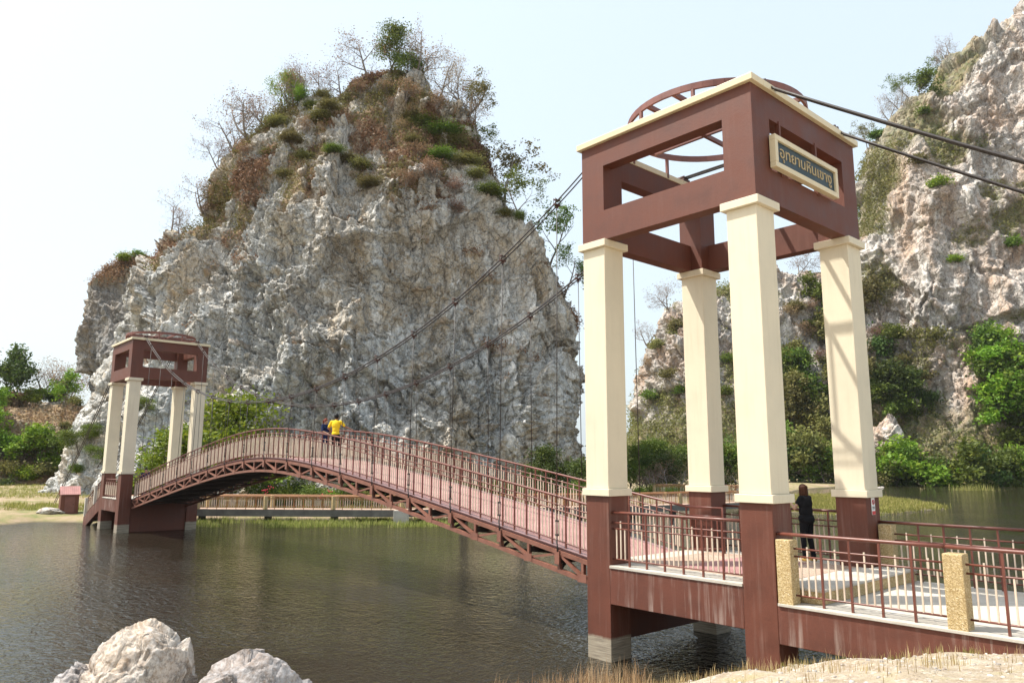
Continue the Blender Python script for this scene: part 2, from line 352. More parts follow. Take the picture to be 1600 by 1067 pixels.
def np_mesh(name, V, F, mat, smooth=True, attrs=None):
    me = bpy.data.meshes.new(name); V = np.ascontiguousarray(V, dtype=np.float32); F = np.ascontiguousarray(F, dtype=np.int32)
    me.vertices.add(len(V)); me.vertices.foreach_set('co', V.ravel())
    k = F.shape[1]; me.loops.add(F.size); me.loops.foreach_set('vertex_index', F.ravel())
    me.polygons.add(len(F)); me.polygons.foreach_set('loop_start', np.arange(0, F.size, k, dtype=np.int32)); me.polygons.foreach_set('loop_total', np.full(len(F), k, dtype=np.int32))
    me.polygons.foreach_set('use_smooth', np.full(len(F), smooth, dtype=bool))
    me.update(calc_edges=True)
    for nm, arr in (attrs or {}).items():
        a = me.attributes.new(nm, 'FLOAT', 'POINT'); a.data.foreach_set('value', np.ascontiguousarray(arr, dtype=np.float32))
    me.materials.append(mat); return me

# ------------------------------------------------------------------ ground and water
def seg_dist(P, poly, closed=True):
    A = poly; B = np.roll(poly, -1, axis=0)
    if not closed: A = A[:-1]; B = B[:-1]
    d = np.full(len(P), 1e9)
    for a, b in zip(A, B):
        ab = b-a; t = np.clip(((P-a) @ ab)/max(1e-9, ab @ ab), 0, 1)
        d = np.minimum(d, np.linalg.norm(P-(a+t[:, None]*ab), axis=1))
    return d
def inside(P, poly):
    x, y = P[:, 0], P[:, 1]; c = np.zeros(len(P), bool); n = len(poly); j = n-1
    for i in range(n):
        xi, yi = poly[i]; xj, yj = poly[j]
        m = ((yi > y) != (yj > y)) & (x < (xj-xi)*(y-yi)/(yj-yi+1e-12)+xi)
        c ^= m; j = i
    return c
far_px = [(-420, 832), (-150, 824), (0, 821), (60, 816), (130, 817), (175, 822), (225, 812), (310, 811), (500, 812), (700, 811), (900, 803), (1000, 797), (1080, 792), (1160, 786), (1200, 775), (1260, 764), (1330, 759), (1400, 757), (1600, 757), (2400, 757)]
far_sh = [onz(a, b)[:2] for a, b in far_px]
near_sh = [np.array(p) for p in [(170, 120), (60, 55), (20, 19), (9, 9.5), (4.6, 5.2), (2.6, 2.6), (1.15, 0.9), (0.5, 0.2)]] + \
          [at(a, 1000, D)[:2] for a, D in [(1165, 12.25), (1080, 12.0), (1000, 11.75), (850, 11.45), (700, 11.0), (600, 10.2), (480, 8.3), (200, 7.6), (0, 7.2), (-400, 7.0), (-1400, 9.0)]] + [np.array((-30.0, -40.0)), np.array((-60.0, -34.0))]
POND = np.array(far_sh + near_sh)
isl_px = [(1225, 800), (1232, 786), (1240, 775), (1300, 772), (1360, 774), (1400, 779), (1440, 786), (1480, 793), (1440, 799), (1400, 801), (1370, 806), (1310, 806)]
ISL = np.array([onz(a, b)[:2] for a, b in isl_px])
def ground_h(P):
    P = np.asarray(P, float)
    q = np.c_[P*0.16, np.zeros(len(P))]
    wob = perlin(q, 3)*0.45 + perlin(q*4, 5)*0.18
    d = seg_dist(P, POND); ins = inside(P, POND); sd_ = np.where(ins, -d, d)+wob*np.clip(d, 0, 1)
    near = (P[:, 1] < 3.0+0.9*np.maximum(P[:, 0], 0)) & (P[:, 0] > -14)
    dl = np.maximum(sd_, 0)
    hn = 0.95*(1-np.exp(-dl/1.1))+0.11*dl
    hn = np.where(P[:, 0] > 0.5, hn+0.33*np.clip((P[:, 0]-0.5)/3.0, 0, 1)*np.clip(dl/1.2, 0, 1), hn)
    hf = 0.32*(1-np.exp(-dl/0.8))+0.25*(1-np.exp(-dl/9))+0.004*dl
    h = np.where(near, np.minimum(hn, 2.15), hf)
    h = h+(perlin(q*6, 9)*0.10+perlin(q*18, 11)*0.035)*np.clip(dl/0.8, 0, 1)*np.where(near, 1, 0.7)
    hw = -1.4*(1-np.exp(np.minimum(sd_, 0)/1.6))
    h = np.where(sd_ > 0, h, hw)
    di = seg_dist(P, ISL); si = np.where(inside(P, ISL), di, -di)+perlin(q*3, 21)*1.1
    h = np.where((si > -4) & ins, np.maximum(h, np.clip(si*0.12, -1.0, 0.10)), h)
    return h
n = 520
t_ = np.linspace(-1, 1, n); kx = 7.2
gx = np.sinh(t_*kx)/np.sinh(kx)*900; gx = gx + 1.0
gy = np.sinh(t_*kx)/np.sinh(kx)*900 - 4.0
GX, GY = np.meshgrid(gx, gy, indexing='ij'); P2 = np.c_[GX.ravel(), GY.ravel()]
H = ground_h(P2)
idx = np.arange(n*n).reshape(n, n)
F = np.stack([idx[:-1, :-1], idx[1:, :-1], idx[1:, 1:], idx[:-1, 1:]], -1).reshape(-1, 4)
nearm = ((P2[:, 1] < 3.0+0.9*np.maximum(P2[:, 0], 0)) & (P2[:, 0] > -14)).astype(np.float32)
def ground_mat():
    m, t, b = newmat('bank_gravel_and_grass'); p = geo(t)
    g = ramp(t, noise(t, p, 2.2, 10, 0.7), [(0.3, (0.28, 0.20, 0.13)), (0.48, (0.42, 0.34, 0.24)), (0.65, (0.54, 0.47, 0.37))])
    v = N(t, 'ShaderNodeTexVoronoi', Scale=26.0); t.links.new(p, v.inputs['Vector'])
    sp = t.nodes.new('ShaderNodeSeparateColor'); t.links.new(v.outputs['Color'], sp.inputs[0])
    g = mix(t, ramp(t, sp.outputs[0], [(0.55, 0.0), (0.8, 0.55)]), g, ramp(t, sp.outputs[1], [(0, (0.30, 0.22, 0.16)), (1, (0.72, 0.68, 0.60))]))
    g = mix(t, ramp(t, noise(t, p, 1.1, 6, 0.7), [(0.52, 0.0), (0.64, 0.7)]), g, (0.36, 0.30, 0.13))
    f = ramp(t, noise(t, p, 0.35, 9, 0.7), [(0.42, (0.34, 0.25, 0.17)), (0.54, (0.24, 0.20, 0.09)), (0.66, (0.10, 0.15, 0.03))])
    a = t.nodes.new('ShaderNodeAttribute'); a.attribute_name = 'near'
    c = mix(t, a.outputs['Fac'], f, g)
    s = t.nodes.new('ShaderNodeSeparateXYZ'); t.links.new(p, s.inputs[0])
    c = mix(t, ramp(t, s.outputs[2], [(0.0, 1.0), (0.12, 0.0)]), c, (0.10, 0.085, 0.05))
    t.links.new(c, b.inputs['Base Color']); b.inputs['Roughness'].default_value = 0.95
    nb = bump(t, b, noise(t, p, 12, 8, 0.75), 0.9, 0.06)
    bump(t, b, ramp(t, v.outputs['Distance'], [(0.0, 1.0), (0.5, 0.0)]), 0.5, 0.02, nb)
    return m
gm = np_mesh('ground', np.c_[P2, H], F, ground_mat(), True, {'near': nearm})
ground = bpy.data.objects.new('ground', gm); COL.objects.link(ground); tag(ground, kind='structure')

def water_mat():
    m, t, b = newmat('murky_pond_water'); p = geo(t)
    c = ramp(t, noise(t, p, 0.05, 3), [(0.3, (0.017, 0.014, 0.009)), (0.7, (0.024, 0.020, 0.013))])
    t.links.new(c, b.inputs['Base Color']); b.inputs['Roughness'].default_value = 0.03; b.inputs['IOR'].default_value = 1.333
    amp = noise(t, mapping(t, p, (1, 1.6, 1), (0, 0, 0.5)), 0.11, 3, 0.55)
    v1 = mapping(t, p, (1.0, 1.7, 1), (0, 0, 0.35)); v2 = mapping(t, p, (1.6, 0.9, 1), (0, 0, -0.5))
    w1 = noise(t, v1, 2.3, 2, 0.5, 0.9); w2 = noise(t, v2, 5.2, 2, 0.5, 0.6); w3 = noise(t, p, 13.0, 2, 0.5, 0.3)
    h = mix(t, 0.42, w1, w2); h = mix(t, 0.16, h, w3)
    st = ramp(t, amp, [(0.38, 0.32), (0.60, 1.0)])
    n = t.nodes.new('ShaderNodeBump'); n.inputs['Distance'].default_value = 0.16
    t.links.new(h, n.inputs['Height']); t.links.new(st, n.inputs['Strength']); t.links.new(n.outputs[0], b.inputs['Normal'])
    return m
wb = MB(); wb.add([(-420, -260, 0), (330, -260, 0), (330, 560, 0), (-420, 560, 0)], [(0, 1, 2, 3)])
water = wb.build('water', water_mat()); tag(water, kind='structure')

# ------------------------------------------------------------------ karst cliffs
def mound(name, left, right, D, z0, front, nth=620, nz=420, amp=(2.6, 1.3, 0.5, 0.16), power=2.4, mat=None, seed=0, veg=None, vz=0.5, toppow=0.75, backd=None, feat=1.0, shear=0.0):
    """closed hill whose outline follows left/right silhouette points (photo px) taken at distance D"""
    L = np.array([at(a, b, D) for a, b in left]); Rr = np.array([at(a, b, D) for a, b in right])
    ax = CAM + DH*D
    lat = lambda Q: (Q-ax) @ _r
    zl, sl = L[:, 2], lat(L); zr, sr = Rr[:, 2], lat(Rr)
    o = np.argsort(zl); zl, sl = zl[o], sl[o]; o = np.argsort(zr); zr, sr = zr[o], sr[o]
    zt = min(zl[-1], zr[-1])
    tt = np.linspace(0, 1, nz); z = z0+(zt-z0)*(1-(1-tt)**1.15)
    a = np.interp(z, zl, sl); b = np.interp(z, zr, sr); c = (a+b)/2; hw = np.maximum((b-a)/2, 0.02)
    wmax = hw.max()
    prof = np.clip((zt-z)/(zt-z0), 0, 1)**toppow
    fd = np.minimum(front*prof+0.3, np.maximum(front, 1)); fd = fd*np.clip(hw/(0.18*wmax), 0, 1)
    nf = int(nth*0.84); th = np.concatenate([np.linspace(-0.12*math.pi, 1.12*math.pi, nf, endpoint=False), np.linspace(1.12*math.pi, 1.88*math.pi, nth-nf, endpoint=False)])
    ct, st = np.cos(th), np.sin(th)
    ex = 2.0/power
    cs = np.sign(ct)*np.abs(ct)**ex; sn = np.sign(st)*np.abs(st)**ex
    S = c[:, None]+hw[:, None]*cs[None]; Tt = fd[:, None]*sn[None]
    V = ax[None, None, :]*np.array([1, 1, 0])+S[..., None]*_r-Tt[..., None]*DH
    V = V+shear*DH*((z-z0)[:, None, None])
    V[..., 2] = z[:, None]
    gz = np.gradient(V, axis=0); gt = np.gradient(V, axis=1)
    gt[:, 0] = V[:, 1]-V[:, -1]; gt[:, -1] = V[:, 0]-V[:, -2]
    nn = np.cross(gt, gz); ln = np.linalg.norm(nn, axis=2, keepdims=True); nn = nn/np.maximum(ln, 1e-9)
    out = V-(ax+_r*0+0)*np.array([1, 1, 0]); 
    sgn = np.sign(np.sum(nn*np.concatenate([S[..., None]*_r[:2]-c[:, None, None]*_r[:2]-Tt[..., None]*DH[:2], np.zeros_like(S)[..., None]], -1), axis=2, keepdims=True)+1e-6)
    nn = nn*np.where(sgn == 0, 1, sgn)
    P = V.reshape(-1, 3); Nn = nn.reshape(-1, 3)
    q = P.copy(); q[:, 2] *= vz
    Pw = P+np.c_[perlin(P*0.10, seed+31), perlin(P*0.10, seed+32), perlin(P*0.10, seed+33)]*1.4+np.c_[perlin(P*0.5, seed+34), perlin(P*0.5, seed+35), perlin(P*0.5, seed+36)]*0.35
    d1 = ridged(q*0.045*feat, 3, seed+1)-0.9
    d2 = ridged((Pw*np.array([1, 1, 0.5]))*0.14*feat, 4, seed+5)-1.0
    Q = Pw*np.array([1, 1, 0.75])*0.33*feat; Q[:, 2] += (P[:, 0]*0.6-P[:, 1]*0.3)*0.12
    f1, f2, idv = worley(Q, seed+2)
    g1, g2, idg = worley(Pw*np.array([1, 1, 0.8])*0.95*feat, seed+3)
    d3 = (idv-0.5)*1.5-np.clip(1-(f2-f1)*5, 0, 1)*0.9
    d4 = (idg-0.5)*1.4-np.clip(1-(g2-g1)*5, 0, 1)*0.7
    d5 = fbm(P*1.3*feat, 4, seed+20, 0.6)
    h1, h2, idh = worley(Pw*np.array([1, 1, 0.85])*2.1*feat, seed+4)
    d6 = (idh-0.5)*1.2-np.clip(1-(h2-h1)*4, 0, 1)*0.5
    mk_ = np.clip(0.55+fbm(P*0.055*feat, 3, seed+70)*1.7, 0.12, 1.35); d3 = d3*mk_; d4 = d4*mk_; d6 = d6*mk_
    s1 = P[:, 2]*0.75*feat+fbm(P*0.11*feat, 3, seed+80)*3.2+(P[:, 0]*0.10+P[:, 1]*0.05)*feat; w1_ = s1-np.floor(s1)
    s2 = P[:, 2]*1.9*feat+fbm(P*0.3*feat, 3, seed+84)*2.6-(P[:, 0]*0.25)*feat; w2_ = s2-np.floor(s2)
    m1 = np.clip(fbm(P*0.22*feat, 3, seed+88)*2.2+0.35, 0, 1); m2 = np.clip(fbm(P*0.5*feat, 3, seed+92)*2.4+0.4, 0, 1)
    d7 = (w1_**1.6-0.35)*m1*0.62+(w2_**1.6-0.35)*m2*0.26; d7 = d7*(0.35+0.65*np.clip(mk_, 0, 1))
    k1, k2, idk = worley(Pw*np.array([1, 1, 0.7])*0.085*feat, seed+6)
    j1, j2, idj = worley(Pw*np.array([1, 1, 0.6])*0.19*feat, seed+7)
    d8 = (ridged(Pw*np.array([0.42, 0.42, 0.05])*feat, 3, seed+95)-1.0)*np.clip(fbm(P*0.07*feat, 2, seed+97)*2+.6, 0, 1)
    disp = (idk-0.4)*1.5/feat**0.8+(idj-0.4)*0.75/feat**0.8+d8*0.5/feat**0.7+d7/feat**0.7+amp[3]*0.42*d6+amp[0]*d1+amp[1]*d2+amp[2]*d3+amp[3]*d4+amp[3]*0.9*d5
    edge = np.repeat(np.clip(hw/(0.12*wmax), 0.15, 1), nth)
    vegv = np.zeros(len(P)) if veg is None else np.clip(veg(P, seed), 0, 1)
    disp = disp*edge*(1-0.45*vegv)
    _sil = None
    P = P+Nn*disp[:, None]
    idx = np.arange(nz*nth).reshape(nz, nth)
    i2 = np.roll(idx, -1, axis=1)
    F = np.stack([idx[:-1], idx[1:], i2[1:], i2[:-1]], -1).reshape(-1, 4)
    top = np.r_[P, [[P[-nth:, 0].mean(), P[-nth:, 1].mean(), P[-nth:, 2].max()+0.2]]]
    k = len(P)
    Ft = np.stack([idx[-1], np.full(nth, k), i2[-1], i2[-1]], -1)
    me = np_mesh(name, top, F, mat, True, {'veg': np.r_[vegv, 1]})
    bm = bmesh.new(); bm.from_mesh(me); bm.verts.ensure_lookup_table()
    for j in range(nth):
        try: bm.faces.new((bm.verts[int(idx[-1, j])], bm.verts[int(i2[-1, j])], bm.verts[k]))
        except ValueError: pass
    bmesh.ops.recalc_face_normals(bm, faces=bm.faces[:]) if False else None
    bm.to_mesh(me); bm.free()
    me.shade_smooth()
    ob = bpy.data.objects.new(name, me); COL.objects.link(ob)
    front_mask = np.tile(np.arange(nth) < nf, nz)
    return ob, P, Nn, vegv, front_mask

def veg_main(P, s):
    zz = P[:, 2]; lat = (P-CAM) @ _r; dep = (P-CAM) @ DH
    px = 800+lat/np.maximum(dep, 1)*FPX; py = 724-(zz-CZ)/np.maximum(dep, 1)*FPX
    # the line above which soil, grass and scrub cover the rock
    line = np.interp(px, [100, 200, 235, 281, 330, 420, 520, 600, 660, 720, 780, 830, 870, 930], [520, 480, 452, 412, 362, 300, 285, 320, 320, 290, 330, 370, 430, 560])
    n_ = fbm(P*0.16, 5, s+40, 0.6)*75
    v = (line-py+n_)/26
    rib = np.clip(1-np.abs(px-(560+(py-200)*0.15))/30, 0, 1)*np.clip((py-170)/50, 0, 1)
    spots = (fbm(P*0.30, 4, s+50, 0.6) < -0.08)
    v = np.clip(v, 0, 1)*np.where(spots, 0.15, 1)*(1-0.6*rib)
    ledge = (fbm(P*np.array([0.25, 0.25, 0.8]), 3, s+61) > 0.62)*0.8
    return np.maximum(v, ledge*np.clip((zz-3)/6, 0, 1)*0.7)
main_L = [(130, 800), (140, 754), (152, 723), (168, 676), (196, 613), (222, 573), (238, 534), (246, 471), (270, 430), (312, 388), (340, 367), (346, 343), (346, 312), (354, 290), (374, 256), (388, 230), (416, 202), (438, 184), (482, 172), (510, 162), (540, 136), (558, 130), (580, 126), (600, 124)]
main_R = [(890, 800), (888, 740), (896, 680), (912, 600), (905, 560), (907, 512), (889, 476), (861, 440), (834, 408), (806, 372), (793, 345), (777, 306), (758, 270), (745, 230), (732, 196), (690, 176), (660, 160), (655, 146), (640, 134), (620, 124)]
main, MP, MN, MV, MF = mound('limestone_cliff', main_L, main_R, 82, -0.5, 17, 1000, 620, amp=(2.6, 0.65, 0.36, 0.20), mat=M['karst'], seed=1, veg=veg_main)
tag(main, 'tall grey limestone karst hill with a scrubby brown summit behind the arched bridge', 'cliff', kind='structure')
def veg_low(P, s):
    return np.clip(fbm(P*0.15, 4, s+40)*1.2+(P[:, 2]-27)/5, 0, 1)
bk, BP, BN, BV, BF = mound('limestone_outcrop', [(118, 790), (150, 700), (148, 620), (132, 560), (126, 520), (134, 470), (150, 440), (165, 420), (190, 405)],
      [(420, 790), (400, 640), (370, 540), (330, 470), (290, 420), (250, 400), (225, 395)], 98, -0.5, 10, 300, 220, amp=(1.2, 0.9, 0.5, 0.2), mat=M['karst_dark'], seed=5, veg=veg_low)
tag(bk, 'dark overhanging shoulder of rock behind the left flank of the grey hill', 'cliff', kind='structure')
def veg_right(P, s):
    zz = P[:, 2]; lat = (P-CAM) @ _r; dep = (P-CAM) @ DH
    px = 800+lat/np.maximum(dep, 1)*FPX; py = 724-(zz-CZ)/np.maximum(dep, 1)*FPX
    v = fbm(P*0.07, 5, s+40, 0.62)*2.4-0.55
    low = (py-600)/60+fbm(P*0.1, 3, s+44)*1.2
    # green flank on the skyline side
    sl = np.interp(py, [60, 110, 200, 300, 420, 560], [1535, 1490, 1415, 1365, 1340, 1330])
    flank = 1-np.abs(px-sl-20)/60+fbm(P*0.12, 3, s+46)*0.8
    return np.clip(np.maximum(np.maximum(v, low*0.8), np.where(py < 360, flank, -1)), 0, 1)
right_L = [(1240, 790), (1262, 740), (1290, 640), (1318, 540), (1334, 440), (1340, 380), (1345, 300), (1358, 268), (1378, 235), (1398, 196), (1420, 172), (1446, 150), (1470, 122), (1492, 104), (1515, 92), (1545, 78), (1562, 60), (1582, 42), (1600, 10), (1640, -40), (1700, -90), (1780, -130), (1860, -150)]
right_R = [(2750, 790), (2650, 500), (2500, 250), (2350, 50), (2200, -60), (2050, -130), (1950, -150)]
rt, RP, RN, RV, RF = mound('limestone_mountain', right_L, right_R, 175, -0.5, 38, 1000, 520, amp=(4.2, 1.3, 0.75, 0.42), mat=M['karst_pink'], seed=11, veg=veg_right, feat=0.55)
tag(rt, 'towering pinkish limestone mountain rising at the right edge', 'mountain', kind='structure')
def veg_mid(P, s):
    zz = P[:, 2]; dep = (P-CAM) @ DH; py = 724-(zz-CZ)/np.maximum(dep, 1)*FPX
    return np.clip(np.maximum(fbm(P*0.09, 5, s+40, 0.6)*2-0.35, (py-600)/60+fbm(P*0.1, 3, s+44)), 0, 1)
mid_L = [(960, 790), (980, 720), (1002, 640), (1020, 590), (1022, 555), (1034, 530), (1040, 500), (1064, 486), (1090, 474), (1120, 462), (1150, 450), (1180, 441), (1220, 438), (1240, 437)]
mid_R = [(1560, 790), (1540, 640), (1500, 540), (1440, 480), (1400, 455), (1360, 440), (1320, 436), (1270, 434)]
md, DP, DN, DV, DF = mound('limestone_ridge', mid_L, mid_R, 190, -0.5, 28, 700, 360, amp=(3.0, 1.4, 0.9, 0.5), mat=M['karst_pink'], seed=17, veg=veg_mid, feat=0.6, toppow=0.5)
tag(md, 'lower flat-topped limestone ridge seen between the cream columns', 'ridge', kind='structure')
hl, HP, HN, HV, HF = mound('hill', [(-700, 790), (-560, 690), (-400, 640), (-200, 618), (-60, 622)], [(260, 790), (200, 700), (165, 640), (130, 606), (95, 612), (60, 622), (0, 632)], 112, -0.4, 26, 420, 160, amp=(1.0, 0.9, 0.5, 0.2),
      mat=M['karst'], seed=23, veg=lambda P, s: np.clip(0.85+fbm(P*0.2, 4, s)*0.9, 0, 1), power=2.0)
tag(hl, kind='structure')

# ------------------------------------------------------------------ the two bridge towers
D, W, T = 4.07, 4.12, 0.60
ZB, ZC, ZT, ZD = 3.09, 8.32, 10.44, 1.76
def tower(name, label, X0, face):
    """X0 = x of the face towards the walkway side (+x); face=+1 near tower"""
    t = empty(name, label, 'tower', (X0-D/2, W/2, 0))
    def L(o):
        o.matrix_parent_inverse = Matrix.Translation((-(X0-D/2), -W/2, 0)); return o
    for cxn in (0, 1):
        for cyn in (0, 1):
            x0 = X0-D+(D-T)*cxn; y0 = (W-T)*cyn
            b = MB(); b.box(x0+.004, x0+T-.004, y0+.004, y0+T-.004, ZB+0.14, ZC-0.15)
            col = L(b.build('column', M['cream'], t, 0.012))
            b = MB(); b.box(x0-.075, x0+T+.075, y0-.075, y0+T+.075, ZC-0.15, ZC-.002)
            c2 = b.build('capital', M['cream'], col, 0.01)
            b = MB(); b.box(x0-.055, x0+T+.055, y0-.055, y0+T+.055, ZB, ZB+0.14)
            b.build('base_trim', M['cream'], col, 0.01)
            b = MB(); b.box(x0, x0+T, y0, y0+T, -1.6, ZB)
            b.build('column_base', M['brown_pier'], col, 0.012)
    # head frame: corner posts with a beam below and above each long opening
    O0, O1, bt = 8.95, 9.93, 0.30
    b = MB()
    xs = (X0-D, X0); ys = (0, W)
    for z0, z1 in ((ZC, O0), (O1, ZT)):
        for x0 in (X0-D, X0-T):
            for y0 in (0, W-T): b.box(x0, x0+T, y0, y0+T, z0, z1)
        for y0 in (0, W-bt): b.box(X0-D+T, X0-T, y0, y0+bt, z0, z1)
        for x0 in (X0-D, X0-bt): b.box(x0, x0+bt, T, W-T, z0, z1)
    for x0 in (X0-D, X0-T):
        for y0 in (0, W-T): b.box(x0, x0+T, y0, y0+T, O0, O1)
    bmf = L(b.build('head_frame', M['brown'], t))
    me = bmf.data; bm = bmesh.new(); bm.from_mesh(me); bmesh.ops.remove_doubles(bm, verts=bm.verts[:], dist=0.001)
    # drop the faces shared by two touching boxes
    seen = {}
    for f in bm.faces:
        k = tuple(sorted(v.index for v in f.verts)); seen.setdefault(k, []).append(f)
    bmesh.ops.delete(bm, geom=[f for g in seen.values() if len(g) > 1 for f in g], context='FACES')
    bm.to_mesh(me); bm.free()
    b = MB(); e = 0.085
    for a in ((X0-D-e, X0+e, -e, bt+.02), (X0-D-e, X0+e, W-bt-.02, W+e)): b.box(a[0], a[1], a[2], a[3], ZT, ZT+0.13)
    for a in ((X0-D-e, X0-D+bt+.02), (X0-bt-.02, X0+e)): b.box(a[0], a[1], bt+.02, W-bt-.02, ZT, ZT+0.13)
    L(b.build('cornice', M['cream_gloss'], t, 0.01))
    # steel wheel on top
    cx, cy, zr, rr = X0-2.02, 2.04, 11.0, 1.86
    b = MB(); nseg = 56
    for r_ in (rr,):
        for i in range(nseg):
            a0, a1 = 2*math.pi*i/nseg, 2*math.pi*(i+1)/nseg
            b.bar((cx+r_*math.cos(a0), cy+r_*math.sin(a0), zr), (cx+r_*math.cos(a1), cy+r_*math.sin(a1), zr), 0.05, 0.13)
    ring = L(b.build('ring', M['steel_dark'], t))
    for k, off in enumerate((-0.42, 0.24)):
        hl_ = math.sqrt(rr*rr-off*off)
        b = MB(); b.bar((cx-hl_, cy+off, zr-.02), (cx+hl_, cy+off, zr-.02), 0.07, 0.09); b.build('ring_beam', M['steel_dark'], ring)
        b = MB(); b.bar((cx+off, cy-hl_, zr-.03), (cx+off, cy+hl_, zr-.03), 0.07, 0.09); b.build('ring_beam', M['steel_dark'], ring)
    for sx, sy in ((-1, -1), (1, 1)):
        b = MB(); b.bar((cx+sx*.45, cy+sy*.45, zr-.04), (cx+sx*rr*.70, cy+sy*rr*.70, zr-.04), 0.06, 0.08); b.build('ring_beam', M['steel_dark'], ring)
    for a_ in (20, 70, 110, 160, 200, 250, 290, 340):
        px_, py_ = cx+rr*math.cos(R(a_)), cy+rr*math.sin(R(a_))
        b = MB(); b.bar((px_, py_, ZT+0.02 if min(px_-(X0-D), X0-px_, py_, W-py_) > 0 else ZT+.13, ), (px_, py_, zr-.06), 0.06, 0.06, (1, 0, 0)); b.build('ring_leg', M['steel_dark'], ring)
    # cable saddles on the beams
    for y in (0.66, 3.46):
        for x in (X0-D+.15, X0-.15):
            b = MB(); b.box(x-.16, x+.16, y-.13, y+.13, ZT+.13, ZT+.20); b.path([(x-.13, y-.06, ZT+.24), (x+.13, y-.06, ZT+.24)], .05, 8); b.path([(x-.13, y+.06, ZT+.24), (x+.13, y+.06, ZT+.24)], .05, 8)
            L(b.build('cable_saddle', M['clamp'], t))
    return t
t1 = tower('bridge_tower', 'near tower of four cream columns under a brown box frame with steel ring and sign', 0.0, 1)
XF = -37.83
t2 = tower('bridge_tower', 'far tower of four cream columns and brown box head standing in water below the cliff', XF, -1)

def platform(name, label, X0, floor2):
    t = empty(name, label, 'platform', (X0-D/2, W/2, 0))
    def L(o): o.matrix_parent_inverse = Matrix.Translation((-(X0-D/2), -W/2, 0)); return o
    b = MB()
    for y0 in (0.0, W-0.30):
        b = MB(); b.box(X0-D+T, X0-T, y0, y0+0.30, 1.06, ZD-.03); L(b.build('side_beam', M['brown_beam'], t, 0.01))
    b = MB(); b.box(X0-D+.10, X0-D+.40, T, W-T, 0.30 if floor2 else -0.1, ZD-.03); L(b.build('end_wall', M['brown'], t, 0.01))
    b = MB(); b.box(X0-.40, X0-.10, T, W-T, 0.75 if floor2 else 0.0, ZD-.03); L(b.build('end_wall', M['brown'], t, 0.01))
    b = MB(); b.box(X0-D+T+.002, X0-T-.002, -.02, T, ZD-.03, ZD+.02); b.box(X0-D+T+.002, X0-T-.002, W-T, W+.02, ZD-.03, ZD+.02)
    b.box(X0-D-.02, X0+.02 if floor2 else X0+.02, T+.002, W-T-.002, ZD-.03, ZD+.018)
    L(b.build('floor_slab', M['concrete'], t, 0.005))
    if floor2:
        # edge slab toward the walkway, one step high, and paving inlays
        b = MB(); b.box(X0-3.5, X0-.25, T+.05, W-T-.05, ZD+.018, ZD+.024); L(b.build('paving_inlay', M['tan_floor'], t))
        b = MB(); b.box(X0-2.5, X0-1.1, T+.3, W-T-.3, ZD+.024, ZD+.029); L(b.build('paving_inlay', M['tile_red'], t))
    return t
platform('tower_platform', 'brown concrete platform with tiled floor under the near tower', 0.0, True)
platform('tower_platform', 'dark brown concrete platform under the far tower, its wall dipping into the water', XF, False)

# ------------------------------------------------------------------ railings
BAL = {}
def rail_meshes():
    b = MB(); b.box(-.011, .011, -.011, .011, 0, 1); me = b.build('baluster', M['baluster']); m1 = me.data; bpy.data.objects.remove(me)
    b = MB(); b.box(-.016, .016, -.016, .016, 0, 1); me = b.build('post', M['rail']); m2 = me.data; bpy.data.objects.remove(me)
    return m1, m2
BM_, PM_ = rail_meshes()
def railing(name, label, P, length, group=None, height=1.0, post=0.42, lift=0.0, step=0.6, mats=None, bal=3, maxbal=100, maxpost=100, tops=(1.0, 0.805, 0.69, 0.12), end_posts=False, rr=(0.028, 0.016), ext=(0, 0), bscale=1.0, top=True, cat='railing', balw=1.0):
    """P(s) -> point on the floor line; horizontal bars at tops*height; dark posts, cream balusters between"""
    mr = mats or (M['rail'], M['baluster'])
    o0 = P(0.0); t = empty(name, label, cat, tuple(o0), group)
    inv = Matrix.Translation(-Vector(o0))
    ns = max(1, int(math.ceil(length/step)))
    for k, f in enumerate(tops):
        s0, s1 = (-ext[0], length+ext[1]) if k == 0 else (0, length)
        pts = [Vector(P(s0+(s1-s0)*i/ns))+Vector((0, 0, f*height)) for i in range(ns+1)]
        if k == 0 and not top: continue
        b = MB(); b.path(pts, rr[0] if k == 0 else rr[1], 8 if k == 0 else 6)
        o = b.build('top_rail' if k == 0 else 'rail', mr[0], t); o.matrix_parent_inverse = inv
    npst = max(1, int(round(length/post)))
    pos = []
    for i in range(npst+1):
        if not end_posts and i in (0, npst) and length > 1: continue
        pos.append(Vector(P(length*i/npst)))
    pos.sort(key=lambda q: (q-Vector(CAM)).length)
    far = []
    for i, q in enumerate(pos):
        if i < maxpost: child('post', PM_ if mr[0] is M['rail'] else PM2, t, q-Vector(o0), (1, 1, height))
        else: far.append((q, height))
    if far:
        b = MB()
        for q, h in far: b.box(q.x-.016, q.x+.016, q.y-.016, q.y+.016, q.z, q.z+h)
        o = b.build('posts', mr[0], t); o.matrix_parent_inverse = inv; o['kind'] = 'stuff'
    bals = []
    for i in range(npst):
        for j in range(bal):
            s = length*(i+(j+1)/(bal+1))/npst
            z1 = tops[2] if not (bal == 3 and j == 1) else tops[1]-.0
            z1 += 0.035 if (bal == 3 and j == 1) else 0
            bals.append((Vector(P(s)), (z1+.0)*height))
    bals.sort(key=lambda a: (a[0]-Vector(CAM)).length)
    zb = tops[3]*height
    for q, h in bals[:maxbal]: child('baluster', BM_, t, q-Vector(o0)+Vector((0, 0, zb)), (balw, balw, h-zb))
    if len(bals) > maxbal:
        b = MB()
        for q, h in bals[maxbal:]: b.box(q.x-.013*balw, q.x+.013*balw, q.y-.013*balw, q.y+.013*balw, q.z+zb, q.z+h)
        o = b.build('far_balusters', M['baluster'], t); o.matrix_parent_inverse = inv; o['kind'] = 'stuff'
    return t
